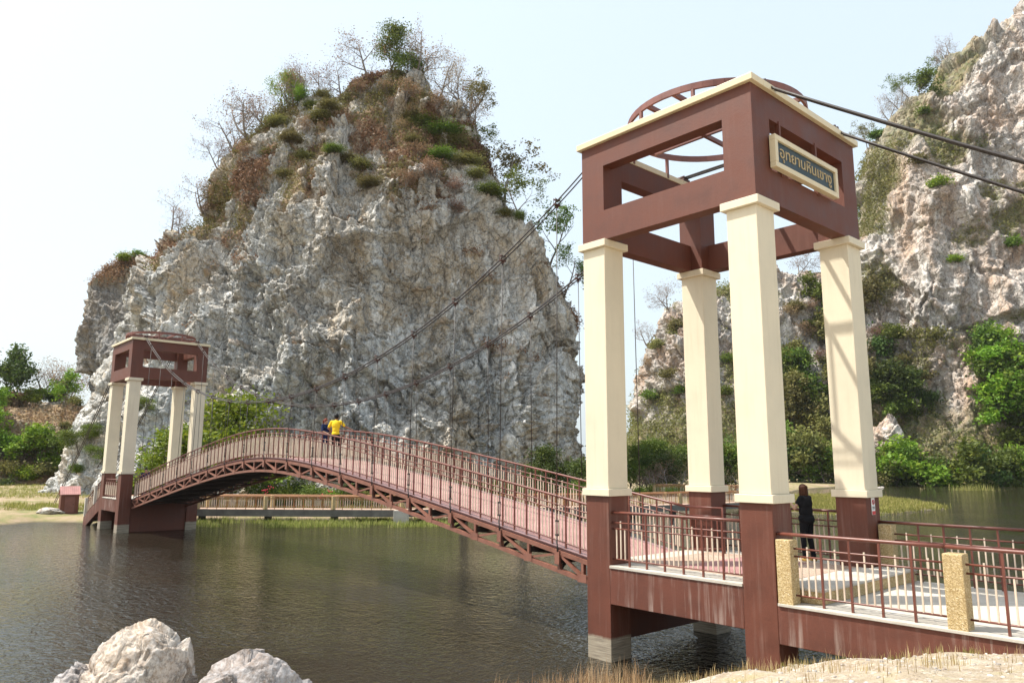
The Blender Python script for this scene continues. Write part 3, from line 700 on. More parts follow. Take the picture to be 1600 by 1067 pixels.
_b = MB(); _b.box(-.016, .016, -.016, .016, 0, 1); _o = _b.build('post', M['rail_far']); PM2 = _o.data; bpy.data.objects.remove(_o)
def line(a, b_):
    a = Vector(a); b_ = Vector(b_); Lh = (b_-a).length
    return (lambda s: a+(b_-a)*(s/Lh)), Lh
# near platform rails
P_, l_ = line((-D+T, 0.10, ZD+.02), (-T, 0.10, ZD+.02)); railing('railing', 'red-brown railing with cream balusters between the two front columns of the near tower', P_, l_)
P_, l_ = line((-T, W-.10, ZD+.02), (-D+T, W-.10, ZD+.02)); railing('railing', 'railing behind the woman in black between the two rear columns of the near tower', P_, l_)
P_, l_ = line((XF-D+T, 0.10, ZD+.02), (XF-T, 0.10, ZD+.02)); railing('railing', 'short railing between the two left columns of the far tower', P_, l_)
P_, l_ = line((XF-T, W-.10, ZD+.02), (XF-D+T, W-.10, ZD+.02)); railing('railing', 'railing between the rear columns of the far tower', P_, l_)

# ------------------------------------------------------------------ entrance walkway on the right
ZE = 1.51; XE = 16.0
wk = empty('entrance_walkway', 'pale concrete walkway with a streaked brown edge beam leading right from the near tower', 'walkway', (0, 0, 0))
b = MB(); b.box(0.002, XE, 0.0, 0.32, 0.93, ZE); b.build('edge_beam', M['brown_beam'], wk, 0.01)
b = MB(); b.box(0.002, XE, W-.32, W, 0.93, ZE); b.build('edge_beam', M['brown_beam'], wk, 0.01)
b = MB(); b.box(0.024, XE, -.03, W+.03, ZE+.001, ZE+.045); b.build('floor_slab', M['concrete'], wk, 0.006)
b = MB(); b.box(0.024, 0.60, .32, W-.04, ZE+.046, ZD-.012); b.build('step_riser', M['aggregate'], wk, 0.01)
b = MB(); b.box(0.024, 0.63, .30, W-.02, ZD-.012, ZD+.03); b.build('step', M['concrete'], wk, 0.008)
for x in (3.2, 7.2, 11.2):
    b = MB(); b.box(x, x+.4, .33, W-.33, -.5, .92); b.build('pier', M['brown'], wk)
def entrance_rail(y, labels, plab):
    z0 = ZE+.046
    xs = [0.03+2.44*k for k in range(7)]
    for i, x in enumerate(xs):
        if i > 3: break
        b = MB(); b.box(0, .25, 0, .25, 0, 1.02)
        o = b.build('railing_post', M['aggregate'], None, 0.012); o.location = (x, y-.02 if y < 1 else y-.23, z0-.04 if y < 1 else z0+.001)
        tag(o, plab[i], 'post', 'pebble-dash railing posts')
    yy = y+.10 if y < 1 else y-.10
    for i in range(3):
        P_, l_ = line((xs[i]+.25, yy, z0), (xs[i+1], yy, z0))
        railing('railing', labels[i], P_, l_, height=1.06, ext=(0.27, 0.02), tops=(1.0, .80, .69, .13), group='railing bays along the entrance walkway')
entrance_rail(0.0, ['front railing bay of the entrance walkway, between its first two pebble-dash posts', 'front railing bay at the bottom right edge of the picture, past the second pebble-dash post', 'front railing bay beyond the right edge of the picture'],
    ['yellow pebble-dash post touching the near column, at the start of the front railing', 'yellow pebble-dash post in the middle of the front walkway railing', 'third pebble-dash post of the front walkway railing', 'fourth pebble-dash post of the front walkway railing'])
entrance_rail(W, ['rear railing bay of the entrance walkway beside the water, starting at the right column', 'rear railing bay of the walkway at the right edge, in front of the water', 'rear railing bay beyond the right edge of the picture'],
    ['pebble-dash post tucked behind the right rear column, at the start of the rear railing', 'pebble-dash post of the rear railing cut by the right edge', 'third pebble-dash post of the rear walkway railing', 'fourth pebble-dash post of the rear walkway railing'])

# ------------------------------------------------------------------ the arched suspension bridge
XA, XB = -D, XF      # right end, left end
XM = (XA+XB)/2-.3
def deck_z(x):
    d = x-XM; return 3.88-0.174*(math.sqrt(d*d+25)-5)
YN, YR = 0.68, 3.44
br = empty('suspension_bridge', 'long arched footbridge with pink deck and brown truss hung from steel cables', 'bridge', (XM, (YN+YR)/2, 0))
inv = Matrix.Translation((-XM, -(YN+YR)/2, 0))
def P(b, name, mat, par=None, bev=0):
    o = b.build(name, mat, par or br, bev)
    if par is None: o.matrix_parent_inverse = inv
    return o
xs = np.linspace(XA-.005, XB+.005, 69)
b = MB()
def ribbon(b, y0, y1, za, zb_):
    vs = []; 
    for x in xs:
        z = deck_z(x); vs += [(x, y0, z+za), (x, y1, z+za), (x, y1, z+zb_), (x, y0, z+zb_)]
    fs = [(3, 2, 1, 0), tuple(4*(len(xs)-1)+k for k in (0, 1, 2, 3))]
    for i in range(len(xs)-1):
        for k in range(4): fs.append((4*i+k, 4*i+(k+1) % 4, 4*i+4+(k+1) % 4, 4*i+4+k))
    b.add(vs, fs)
ribbon(b, YN+.04, YR-.04, -.03, .03); deck = P(b, 'deck', M['deck'])
b = MB(); ribbon(b, YN-.02, YN+.16, .031, .045); ribbon(b, YR-.16, YR+.02, .031, .045); b.build('deck_edge', paint('violet_brown_kerb', (0.24, 0.15, 0.15), .6, .2), deck)
b = MB()
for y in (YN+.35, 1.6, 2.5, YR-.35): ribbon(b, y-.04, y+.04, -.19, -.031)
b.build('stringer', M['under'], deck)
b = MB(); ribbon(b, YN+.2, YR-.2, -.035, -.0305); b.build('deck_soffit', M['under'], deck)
nodes = [-21.1+1.95*k for k in range(-8, 9)]
TD = 0.46
for y in (YN, YR):
    tr = empty('side_truss', None, None); tr.parent = br; tr.matrix_parent_inverse = inv
    del_keys = [k for k in tr.keys()]
    b = MB()
    for i in range(len(xs)-1):
        a, c = xs[i], xs[i+1]; b.bar((a, y, deck_z(a)-.075), (c, y, deck_z(c)-.075), .09, .09)
    b.build('top_chord', M['steel'], tr)
    b = MB()
    for i in range(len(xs)-1):
        a, c = xs[i], xs[i+1]; b.bar((a, y, deck_z(a)-TD), (c, y, deck_z(c)-TD), .09, .09)
    b.build('bottom_chord', M['steel'], tr)
    full = [XA-.02]+[n_ for n_ in reversed(nodes)]+[XB+.02]
    for i in range(len(full)-1):
        a, c = full[i], full[i+1]; mid = (a+c)/2
        for x in ((a,) if 0 < i else ())+(mid,):
            b = MB(); b.bar((x, y, deck_z(x)-TD), (x, y, deck_z(x)-.08), .07, .085, (0, 1, 0)); b.build('truss_post', M['steel'], tr)
        z0 = deck_z(mid)-TD+.04
        for e, wd in ((c, .10), (a, .055)):
            b = MB(); b.bar((mid, y, z0), (e, y, deck_z(e)-.10), .05, wd, (0, 1, 0)); b.build('diagonal', M['steel'], tr)
        b = MB(); b.box(mid-.13, mid+.13, y-.055, y-.047, deck_z(mid)-TD-.05, deck_z(mid)-TD+.12); b.build('gusset_plate', M['steel'], tr)
# cross beams and bracing below the deck
b = MB()
for i, x in enumerate(nodes):
    for dx in (0, .975):
        b.bar((x+dx, YN, deck_z(x+dx)-.25), (x+dx, YR, deck_z(x+dx)-.25), .08, .12)
for i in range(len(nodes)-1):
    a, c = nodes[i], nodes[i+1]; b.bar((a, YN, deck_z(a)-TD), (c, YR, deck_z(c)-TD), .05, .05); b.bar((a, YR, deck_z(a)-TD), (c, YN, deck_z(c)-TD), .05, .05)
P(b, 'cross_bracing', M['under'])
def cable_z(x):
    d = x+20.95; return 6.03+0.01412*d*d+6.9e-6*d**4
for y in (YN-.02, YR+.02):
    cxs = np.linspace(XA+.15, XB-.15+D*0, 60)
    mc = None
    for dy, dz in ((-.055, 0), (.055, 0), (0, .06)):
        b = MB(); b.path([(x, y+dy, (cable_z(x) if XB <= x <= XA else cable_z(min(max(x, XB), XA)))+dz) for x in cxs], .016, 6)
        if mc is None: mc = P(b, 'main_cable', M['cable'])
        else: b.build('cable_strand', M['cable'], mc)
    # backstays over the saddles down to the banks
    for sx, xa, xe, ze in ((1, -.15, 14.5, 1.3), (-1, XF-D+.15, -57.5, .6)):
        zt = ZT+.24; mc = None
        for dy in (-.05, .05):
            pts = []
            for i in range(15):
                f = i/14; x = xa+(xe-xa)*f; z = zt+(ze-zt)*f-1.1*4*f*(1-f)*.28
                pts.append((x, y+dy, z))
            b = MB(); b.path(pts, .026, 6)
            if mc is None: mc = P(b, 'backstay_cable', M['cable'])
            else: b.build('cable_strand', M['cable'], mc)
    for sx, xa in ((1, XA+.1), (-1, XF-.1)):
        b = MB()
        x1 = XA+.15 if sx > 0 else XF-D+.15; x2 = -.15 if sx > 0 else XF-.15
        for dy in (-.05, .05): b.path([(x1, y+dy, ZT+.24), (x2, y+dy, ZT+.24)], .024, 6)
        P(b, 'saddle_cable', M['cable'])
    for x in nodes:
        zt = cable_z(x); zb_ = deck_z(x)-.12; yo = y+(-.06 if y < 2 else .06)
        b = MB(); b.path([(x, y, zt-.03), (x, yo, zb_+.72)], .011, 6); h = P(b, 'hanger', M['cable'])
        b = MB(); b.box(x-.045, x+.045, y-.08, y+.08, zt-.045, zt-.015); b.box(x-.045, x+.045, y-.08, y+.08, zt+.08, zt+.10)
        for sy in (-.075, .075):
            for sx in (-.03, .03): b.path([(x+sx, y+sy, zt-.07), (x+sx, y+sy, zt+.125)], .007, 5)
        b.box(x-.02, x+.02, y-.02, y+.02, zt-.12, zt-.05); b.build('cable_clamp', M['clamp'], h)
        b = MB(); b.path([(x-.028, yo, zb_+.72), (x-.028, yo, zb_+.42)], .012, 5); b.path([(x+.028, yo, zb_+.72), (x+.028, yo, zb_+.42)], .012, 5)
        b.box(x-.04, x+.04, yo-.02, yo+.02, zb_+.70, zb_+.74); b.box(x-.04, x+.04, yo-.02, yo+.02, zb_+.40, zb_+.44)
        b.path([(x, yo, zb_+.42), (x, yo, zb_-.05)], .014, 5); b.path([(x-.03, yo-.01, zb_+.3), (x+.03, yo+.01, zb_+.12), (x-.02, yo, zb_)], .013, 5)
        b.build('turnbuckle', M['cable'], h)
        b = MB(); b.box(x-.07, x+.07, y-.075 if y < 2 else y+.05, y-.05 if y < 2 else y+.075, zb_-.2, zb_+.06); b.build('hanger_bracket', M['steel'], h)
LB = XA-XB
for y, lab in ((YN+.03, 'near railing of the arched bridge, rising and falling with the deck'), (YR-.03, 'far railing of the arched bridge, nearer the cliff')):
    railing('bridge_railing', lab, (lambda s, y=y: Vector((XA+(-s), y, deck_z(XA-s)+.045))), LB, height=1.07, post=.42, tops=(1.0, .83, .72, .11), ext=(0.0, 0.0), end_posts=True, group=None)
# end of the far rail on the platform (turned down)
b = MB(); b.path([(XA, YR-.03, deck_z(XA)+1.115), (XA+.95, YR-.03, ZD+1.0), (XA+.97, YR-.03, ZD+.02)], .028, 8); b.path([(XA, YR-.03, deck_z(XA)+.93), (XA+.95, YR-.03, ZD+.80)], .016, 6); b.path([(XA, YR-.03, deck_z(XA)+.16), (XA+.95, YR-.03, ZD+.12)], .016, 6)
for k in range(6): b.box(XA+.1+.14*k, XA+.126+.14*k, YR-.043, YR-.017, ZD+.12, ZD+.75)
tag(b.build('rail_end', M['rail']), 'short sloping end of the bridge railing turned down beside the rear left column', 'railing')

# ------------------------------------------------------------------ signs
sg = empty('name_sign', 'cream-framed dark sign with gold Thai lettering on the near tower head', 'sign', (0.06, 1.75, 9.27))
def S(o): o.matrix_parent_inverse = Matrix.Translation((-0.06, -1.75, -9.27)); return o
y0, y1, z0, z1, fw = 0.52, 2.98, 8.96, 9.58, 0.10
b = MB(); b.box(.02, .14, y0, y1, z1-fw, z1); b.box(.02, .14, y0, y1, z0, z0+fw); b.box(.02, .14, y0, y0+fw, z0+fw, z1-fw); b.box(.02, .14, y1-fw, y1, z0+fw, z1-fw); S(b.build('frame', M['cream_gloss'], sg, .008))
b = MB(); b.box(.04, .095, y0+fw, y1-fw, z0+fw, z1-fw); S(b.build('panel', M['sign_blue'], sg))
for y in (.95, 2.35):
    b = MB(); b.box(-.06, .018, y-.03, y+.03, 8.90, 9.98); S(b.build('bracket', M['brown'], sg))
def lettering(text, size, width, mat, name, parent, mw, ext=.008):
    c = bpy.data.curves.new('lettering', 'FONT'); c.body = text; c.size = size; c.align_x = 'CENTER'; c.align_y = 'CENTER'; c.extrude = ext; c.offset = 0.001
    o = bpy.data.objects.new('tmp', c); COL.objects.link(o); bpy.context.view_layer.update()
    me = bpy.data.meshes.new_from_object(o.evaluated_get(bpy.context.evaluated_depsgraph_get())); bpy.data.objects.remove(o)
    v = np.zeros(len(me.vertices)*3, np.float32); me.vertices.foreach_get('co', v); v = v.reshape(-1, 3)
    if len(v):
        v[:, 0] -= (v[:, 0].min()+v[:, 0].max())/2; v[:, 0] *= width/(v[:, 0].max()-v[:, 0].min()); v[:, 1] -= (v[:, 1].min()+v[:, 1].max())/2
        me.vertices.foreach_set('co', v.ravel())
    me.materials.clear(); me.materials.append(mat)
    q = bpy.data.objects.new(name, me); COL.objects.link(q); q.parent = parent; q.matrix_local = mw; return q
Rx = Matrix(((0, 0, 1, 0.098-0.06), (1, 0, 0, 0.0), (0, 1, 0, 0.0), (0, 0, 0, 1)))
lettering('อุทยานหินเขางู', 0.30, 2.02, M['gold'], 'lettering', sg, Rx)
# small prohibition sign on the right rear column
ps = empty('warning_sign', 'small white and red prohibition sign on the brown base of the right rear column', 'sign', (0.006, 3.80, 2.93))
b = MB(); b.box(0.0, .008, -.075, .075, -.17, .17); b.build('plate', M['white'], ps, .002)
b = MB(); b.box(.009, .011, -.07, .07, -.165, -.10); b.build('caption_band', M['red'], ps)
b = MB(); b.path([(.011, .045*math.cos(a), .07+.045*math.sin(a)) for a in np.linspace(0, 2*math.pi, 20, endpoint=False)], .006, 5, True); b.path([(.011, -.03, .10), (.011, .03, .04)], .005, 5); b.build('prohibition_ring', M['red'], ps)
b = MB(); b.box(.009, .012, -.010, .010, .04, .10); b.box(.009, .012, -.05, .05, -.03, -.015); b.box(.009, .012, -.05, .05, -.06, -.045); b.build('pictogram', M['black_ink'], ps)

# ------------------------------------------------------------------ boulders
def ony(px, py, Y):
    v = _d + _r2*(px-800)/FPX - _u2*(py-533.5)/FPX
    return CAM + v*((Y-CY)/v[1])
def boulder(label, c, r, seed, mat, sub=6, amp=0.16, fr=2.2, group=None, cat='rock'):
    bm = bmesh.new(); bmesh.ops.create_icosphere(bm, subdivisions=sub, radius=1.0)
    V = np.array([v.co[:] for v in bm.verts]); me = bpy.data.meshes.new('boulder')
    f1, f2, idv = worley(V*fr*0.6, seed); g1, g2, idg = worley(V*fr*1.7, seed+1)
    rad = 1+amp*(idv-0.3)*2.6+amp*0.28*(idg-0.5)-amp*0.08*np.clip(1-(g2-g1)*5, 0, 1)+fbm(V*fr*0.5, 2, seed)*amp*0.9+fbm(V*fr*2.5, 6, seed, 0.6)*amp*0.22
    V2 = V*rad[:, None]*np.array(r)
    for v, p in zip(bm.verts, V2): v.co = p
    bm.to_mesh(me); bm.free(); me.materials.append(mat); me.shade_smooth()
    o = bpy.data.objects.new('boulder', me); COL.objects.link(o); o.location = tuple(c); tag(o, label, cat, group); o.rotation_euler = (0, 0, seed*0.7)
    return o
boulder('large pale boulder with rusty patches in the bottom left foreground', at(214, 1068, 6.0), (.34, .33, .36), 22, M['boulder'], 6, 0.12, 2.1)
boulder('low grey rounded boulder to the right of the large pale one', at(372, 1110, 5.8), (.40, .36, .32), 15, M['boulder_grey'], 6, 0.16, 2.0)
boulder('small dark stone half hidden at the left foot of the large pale boulder', at(118, 1072, 5.9), (.12, .12, .12), 19, M['boulder_grey'], 5, 0.2)
q = at(78, 795, 50); boulder('flat pale stone lying on the left bank beside the small brown kiosk', (q[0], q[1], ground_h([q[:2]])[0]+.10), (.9, .5, .25), 23, M['boulder'], 4)
for k, (px_, D_, sx) in enumerate([(868, 66, 1.6), (1372, 128, 1.5), (1396, 130, 1.1), (1100, 60, .8), (1090, 58, .6)]):
    q = at(px_, 760, D_); boulder(['pale rock at the cliff foot left of the near tower', 'pale boulder on the far shore right of the rear right column', 'smaller pale boulder on the far shore among the reeds', 'white boulder beside the far boardwalk behind the rear left column', 'small white stone beside the far boardwalk'][k],
        (q[0], q[1], ground_h([q[:2]])[0]+sx*.25), (sx, sx*.8, sx*.7), 31+k, M['boulder'], 5)
# the pale rock outcrop among the trees behind the walkway
q = at(1378, 700, 145); boulder('pale craggy rock outcrop poking out of the trees right of the rear right column', (q[0], q[1], 7.6), (2.4, 3, 3.8), 47, M['karst_pink'], 6, 0.24, 2.0)

# ------------------------------------------------------------------ plants
def leaf_quads(C, size, rng, tone, flat_=0.0, asp=0.55):
    n = len(C)
    a = rng.normal(size=(n, 3)); a[:, 2] *= (1-flat_); a /= np.linalg.norm(a, axis=1)[:, None]
    b = rng.normal(size=(n, 3)); b -= (b*a).sum(1)[:, None]*a; b /= np.linalg.norm(b, axis=1)[:, None]
    s = size*(0.6+0.8*rng.rand(n))[:, None]
    V = np.stack([C-a*s*.5, C+b*s*asp*.5, C+a*s*.5, C-b*s*asp*.5], 1).reshape(-1, 3)
    F = np.arange(n*4).reshape(n, 4); return V, F, np.repeat(tone, 4)
def grow(seed, h, levels=4, spread=0.6, bare=False, trunk=0.12, lean=0.0, stems=1, up=0.25, nch=(3, 5), first=0.3):
    rnd = random.Random(seed); b = MB(); tips = []
    def br_(p, d, L, r, lv):
        k = 5 if lv == 0 else 4 if lv < 3 else 3
        pts = [p.copy()]; rs = [r]; q = p.copy(); dd = d.copy()
        for i in range(k):
            dd = (dd+Vector((rnd.gauss(0, .13), rnd.gauss(0, .13), rnd.gauss(0, .08)+up*.25))).normalized(); q = q+dd*(L/k); pts.append(q.copy()); rs.append(r*(1-.72*(i+1)/k))
        b.path(pts, rs, 6 if lv == 0 else (5 if lv == 1 else 3))
        if lv >= levels-1:
            tips.append((pts[-1], lv)); tips.append((pts[-2], lv))
            return
        nc = rnd.randint(*nch)+(1 if lv == 0 else 0)
        for j in range(nc):
            t = first+(1-first)*(j+rnd.random()*.8)/nc if lv == 0 else .25+.75*(j+rnd.random())/nc
            t = min(t, .999); i = int(t*k); f = t*k-i; s = pts[i].lerp(pts[i+1], f)
            a = rnd.random()*2*math.pi; base = (pts[i+1]-pts[i]).normalized()
            side = base.cross(Vector((math.cos(a), math.sin(a), .3))).normalized()
            nd = (base*(1-spread)+side*spread*1.25+Vector((0, 0, up))).normalized()
            br_(s, nd, L*(.62+.2*rnd.random())*(1-.3*t if lv == 0 else 1)*.85, rs[i]*.68, lv+1)
    for s_ in range(stems):
        a = rnd.random()*6.28; dd = Vector((math.cos(a)*(lean+.35*(stems > 1)), math.sin(a)*(lean+.35*(stems > 1)), 1)).normalized()
        br_(Vector((0, 0, -.3)), dd, h*(.62 if stems == 1 else .55), trunk, 0)
    return b, tips
def proto(kind, seed, h, nleaf, lsize, rad, mats, **k):
    b, tips = grow(seed, h, **k)
    o = b.build('trunk', mats[0]); tm = o.data; bpy.data.objects.remove(o)
    cm = None
    if nleaf:
        rng = np.random.RandomState(seed)
        T_ = np.array([t[0][:] for t in tips]); keep = rng.rand(len(T_)) > 0.25; T_ = T_[keep]
        per = max(1, nleaf//len(T_)); Cn = np.repeat(T_, per, axis=0)
        rr_ = rng.normal(size=Cn.shape)*rad*np.array([1, 1, .6]); Cn = Cn+rr_
        Cn[:, 2] = np.maximum(Cn[:, 2], .15)
        tone = np.clip(np.repeat(rng.rand(len(T_)), per)*.6+rng.rand(len(Cn))*.45, 0, 1)
        V, F, tn = leaf_quads(Cn, lsize, rng, tone, 0.3)
        cm = np_mesh('crown', V, F, mats[1], False, {'tone': tn})
    return tm, cm
PR = {}
for mk, lm in (('green', 'leaf'), ('dark', 'leaf_dark'), ('bright', 'leaf_bright'), ('olive', 'leaf_olive')):
    PR[mk] = [proto('tree', 100+7*i, 6.2, 5200, .20, .46, (M['bark'], M[lm]), levels=4, spread=.62, trunk=.11, up=.22, first=.22) for i in range(2)]
    PR[mk].append(proto('bush', 140, 3.2, 4600, .17, .42, (M['bark'], M[lm]), levels=4, stems=5, spread=.7, trunk=.05, up=.14, nch=(2, 4), first=.1))
for mk, lm in (('green', 'leaf'), ('dark', 'leaf_dark'), ('bright', 'leaf_bright'), ('olive', 'leaf_olive')):
    PR[mk+'F'] = [proto('tree', 500+7*i, 6.2, 2300, .40, .50, (M['bark'], M[lm]), levels=4, spread=.62, trunk=.11, up=.22, first=.15, nch=(3, 4)) for i in range(2)]
    PR[mk+'F'].append(proto('bush', 540, 3.2, 1500, .34, .42, (M['bark'], M[lm]), levels=4, stems=5, spread=.7, trunk=.05, up=.14, nch=(2, 4), first=.1))
PR['sparse'] = [proto('tree', 200+9*i, 7.0, 1900, .21, .20, (M['bark_pale'], M['leaf_olive' if i % 2 else 'leaf']), levels=5, spread=.64, trunk=.11, up=.18, lean=.3, nch=(3, 4)) for i in range(3)]
PR['bare'] = [proto('tree', 260+11*i, 6.6, 130, .15, .2, (M['bark_pale'], M['leaf_brown']), levels=5, spread=.66, trunk=.12, up=.16, lean=.3, nch=(3, 5), stems=1+i % 2, first=.2) for i in range(4)]
PR['brown'] = [proto('bush', 300+5*i, 3.6, 1500, .15, .30, (M['bark_pale'], M['leaf_brown']), levels=4, stems=4, spread=.5, trunk=.04, up=.2, nch=(3, 4), first=.1) for i in range(2)]
_rt = random.Random(5)
def tree(kind, loc, s, label, group=None, var=None, rot=None, name='tree', cat='tree', sz=None, tiltx=0.0):
    if np.linalg.norm(np.array(loc)-CAM) > 100 and kind+'F' in PR: kind += 'F'
    v = PR[kind]; tm, cm = v[(_rt.randrange(len(v)) if var is None else var) % len(v)]
    r = bpy.data.objects.new(name, None); COL.objects.link(r); r.location = tuple(loc); r.rotation_euler = (tiltx, 0, _rt.random()*6.28 if rot is None else rot)
    r.scale = (s*(.85+.4*_rt.random()), s*(.85+.4*_rt.random()), sz or s*(.85+.3*_rt.random())); tag(r, label, cat, group)
    child('trunk', tm, r, (0, 0, 0))
    if cm is not None: child('crown', cm, r, (0, 0, 0))
    return r
class Surf:
    def __init__(s, P, mask, N_):
        s.i = np.nonzero(mask)[0]; Q = P[s.i]-CAM; z = Q @ _d; s.P = P; s.N = N_
        s.px = 800+FPX*(Q @ _r2)/z; s.py = 533.5-FPX*(Q @ _u2)/z; s.z = z
    def hit(s, px, py, r=6):
        m = (np.abs(s.px-px) < r) & (np.abs(s.py-py) < r)
        if not m.any(): return None
        k = np.nonzero(m)[0]; k = k[np.argmin(s.z[k])]; return s.P[s.i[k]]
SM = Surf(MP, MF, MN); SR = Surf(RP, RF, RN); SD = Surf(DP, DF, DN); SB = Surf(BP, BF, BN); SH = Surf(HP, HF, HN)
def skyl(S_, px, r=4):
    m = np.abs(S_.px-px) < r; k = np.nonzero(m)[0]; k = k[np.argmin(S_.py[k])]; return S_.P[S_.i[k]]
def plant_on(S_, kind, px, py, s, label, group=None, **k):
    p = S_.hit(px, py) if py is not None else skyl(S_, px)
    if p is None: return
    return tree(kind, p-np.array([0, 0, .25]), s, label, group, **k)
# the summit and skyline of the grey hill
G1 = 'thin leafless trees along the skyline of the grey hill'
for px_, s in [(268, .85), (282, .6), (315, .95), (338, .8), (362, 1.0), (390, 1.15), (412, 1.0), (455, .9), (478, 1.05), (502, 1.0), (530, .95), (655, 1.15), (690, 1.0), (715, 1.05), (735, 1.2), (752, 1.1)]:
    plant_on(SM, 'bare', px_, None, s, 'thin leafless tree on the skyline of the grey hill', G1)
plant_on(SM, 'bare', 575, None, 1.25, 'bare forked tree just left of the green tree on the summit')
plant_on(SM, 'bare', 668, None, 1.35, 'leaning bare tree just right of the green tree on the summit', rot=1.0)
plant_on(SM, 'green', 612, None, .95, 'round green tree crowning the highest point of the grey hill', var=0)
plant_on(SM, 'green', 628, None, .75, 'smaller green tree at the right shoulder of the summit tree', var=1)
plant_on(SM, 'bright', 448, None, .85, 'bright green small tree on the upper left slope skyline of the grey hill', var=0)
plant_on(SM, 'bright', 470, None, .7, 'low bright bush right beside the bright green skyline tree', var=2, name='shrub', cat='bush')
for px_, s, lab in [(738, .95, 'sparse-leaved tree on the right shoulder of the grey hill, highest of its row'), (770, 1.0, 'sparse tree with reddish leaves on the right skyline of the grey hill'), (792, 1.25, 'wide sparse-crowned tree leaning out from the right slope of the grey hill'), (822, 1.0, 'sparse tree low on the right slope of the grey hill, above the upper cable'), (862, 1.15, 'sparse tree on the right edge of the grey hill beside the near tower'), (884, 1.0, 'lowest sparse tree on the right edge of the grey hill')]:
    plant_on(SM, 'sparse', px_, None, s, lab)
plant_on(SM, 'green', 815, 335, .5, 'yellow-green bush on the lower right ledge of the grey hill', var=2, name='shrub', cat='bush')
plant_on(SB, 'bright', 200, None, .6, 'bright green bush on top of the dark rock shoulder at the left', var=2, name='shrub', cat='bush')
plant_on(SB, 'green', 218, None, .6, 'darker green bush on the rock shoulder, right of the bright one', var=2, name='shrub', cat='bush')
G2 = 'olive bushes scattered over the upper slope of the grey hill'
for px_, py_, s in [(430, 190, .8), (455, 215, .7), (500, 180, .8), (520, 165, .7), (440, 270, .6), (520, 230, .6), (560, 260, .9), (575, 285, .8), (540, 245, .7), (640, 180, .7), (668, 190, .9), (700, 200, .9), (715, 225, 1.0), (690, 240, .8), (730, 250, .9), (745, 270, .8), (650, 215, .6), (765, 300, .8), (785, 330, .7), (470, 240, .6), (505, 145, .7), (480, 165, .7), (415, 235, .6)]:
    plant_on(SM, 'olive' if (px_*7+py_) % 3 else 'green', px_, py_, s*1.15, 'olive bush on the upper slope of the grey hill', G2, var=2, sz=s*.62, name='shrub', cat='bush')
G3 = 'dry brown bushes on the upper slope of the grey hill'
for px_, py_, s in [(560, 150, .8), (600, 140, .8), (640, 150, .9), (680, 165, .8), (610, 170, .7), (655, 245, .9), (680, 275, .9), (640, 285, .8), (705, 300, .8), (625, 200, .7), (720, 330, .7), (480, 205, .7), (385, 240, .7), (345, 300, .6), (325, 330, .6)]:
    plant_on(SM, 'brown', px_, py_, s, 'dry brown leafless bush on the upper slope of the grey hill', G3, name='shrub', cat='bush')
def gtree(kind, px, Dq, s, label, group=None, **k):
    q = at(px, 760, Dq); return tree(kind, (q[0], q[1], ground_h([q[:2]])[0]-.1), s, label, group, **k)
# left bank behind the far tower and under the bridge
for px_, D_, kd, s, lab, v in [(240, 58, 'bright', 1.15, 'bright green tree seen between the columns of the far tower', 0), (338, 57, 'bright', 1.5, 'tall bright green tree just right of the far tower', 0), (365, 59, 'green', 1.45, 'dark green tree behind the bright one right of the far tower', 1), (398, 58, 'bright', 1.3, 'bright tree with a pointed crown rising above the bridge railing', 1), (318, 60, 'green', 1.5, 'shaded tree directly behind the right columns of the far tower', 1), (205, 60, 'dark', 1.0, 'dark bush behind the left columns of the far tower', 2), (262, 60, 'dark', 1.3, 'dark bush below the far tower between its columns', 2)]:
    gtree(kd, px_, D_, s, lab, var=v)
G4 = 'dark green bushes along the bank under the bridge arch'
for px_, D_, kd, s in [(415, 57, 'dark', .75), (440, 56, 'green', .7), (465, 58, 'dark', .8), (490, 56, 'green', .75), (515, 57, 'bright', .65), (545, 58, 'dark', .8), (575, 57, 'olive', .8), (605, 58, 'dark', .8), (640, 58, 'green', .8), (675, 59, 'dark', .85), (710, 59, 'olive', .8), (745, 60, 'dark', .9), (775, 60, 'green', .9)]:
    gtree(kd, px_, D_, s, 'dark green bush on the bank beneath the bridge arch', G4, var=2, name='shrub', cat='bush')
G5 = 'dark green trees at the right foot of the grey hill'
for px_, D_, kd, s in [(802, 61, 'dark', 1.0), (822, 60, 'dark', .95), (845, 62, 'green', 1.05), (866, 61, 'dark', 1.1), (890, 62, 'dark', 1.15), (905, 60, 'green', 1.0), (930, 64, 'dark', 1.3)]:
    gtree(kd, px_, D_, s*.8, 'dark green tree at the right foot of the grey hill behind the railings', G5)
b = MB()
rr_ = random.Random(3)
for px_, dz in ((412, 1.35), (418, 1.1), (424, 1.5), (506, .9), (516, 1.2)):
    q = at(px_, 760, 54.6); z = ground_h([q[:2]])[0]+dz
    for k in range(5): b.ell((q[0]+rr_.gauss(0, .12), q[1]+rr_.gauss(0, .12), z+rr_.gauss(0, .1)), (.05, .05, .04), None, 6, 4)
tag(b.build('flower_bush', M['flower']), 'cluster of pink-red blossoms on the bushes under the bridge', 'flowers', kind='stuff')
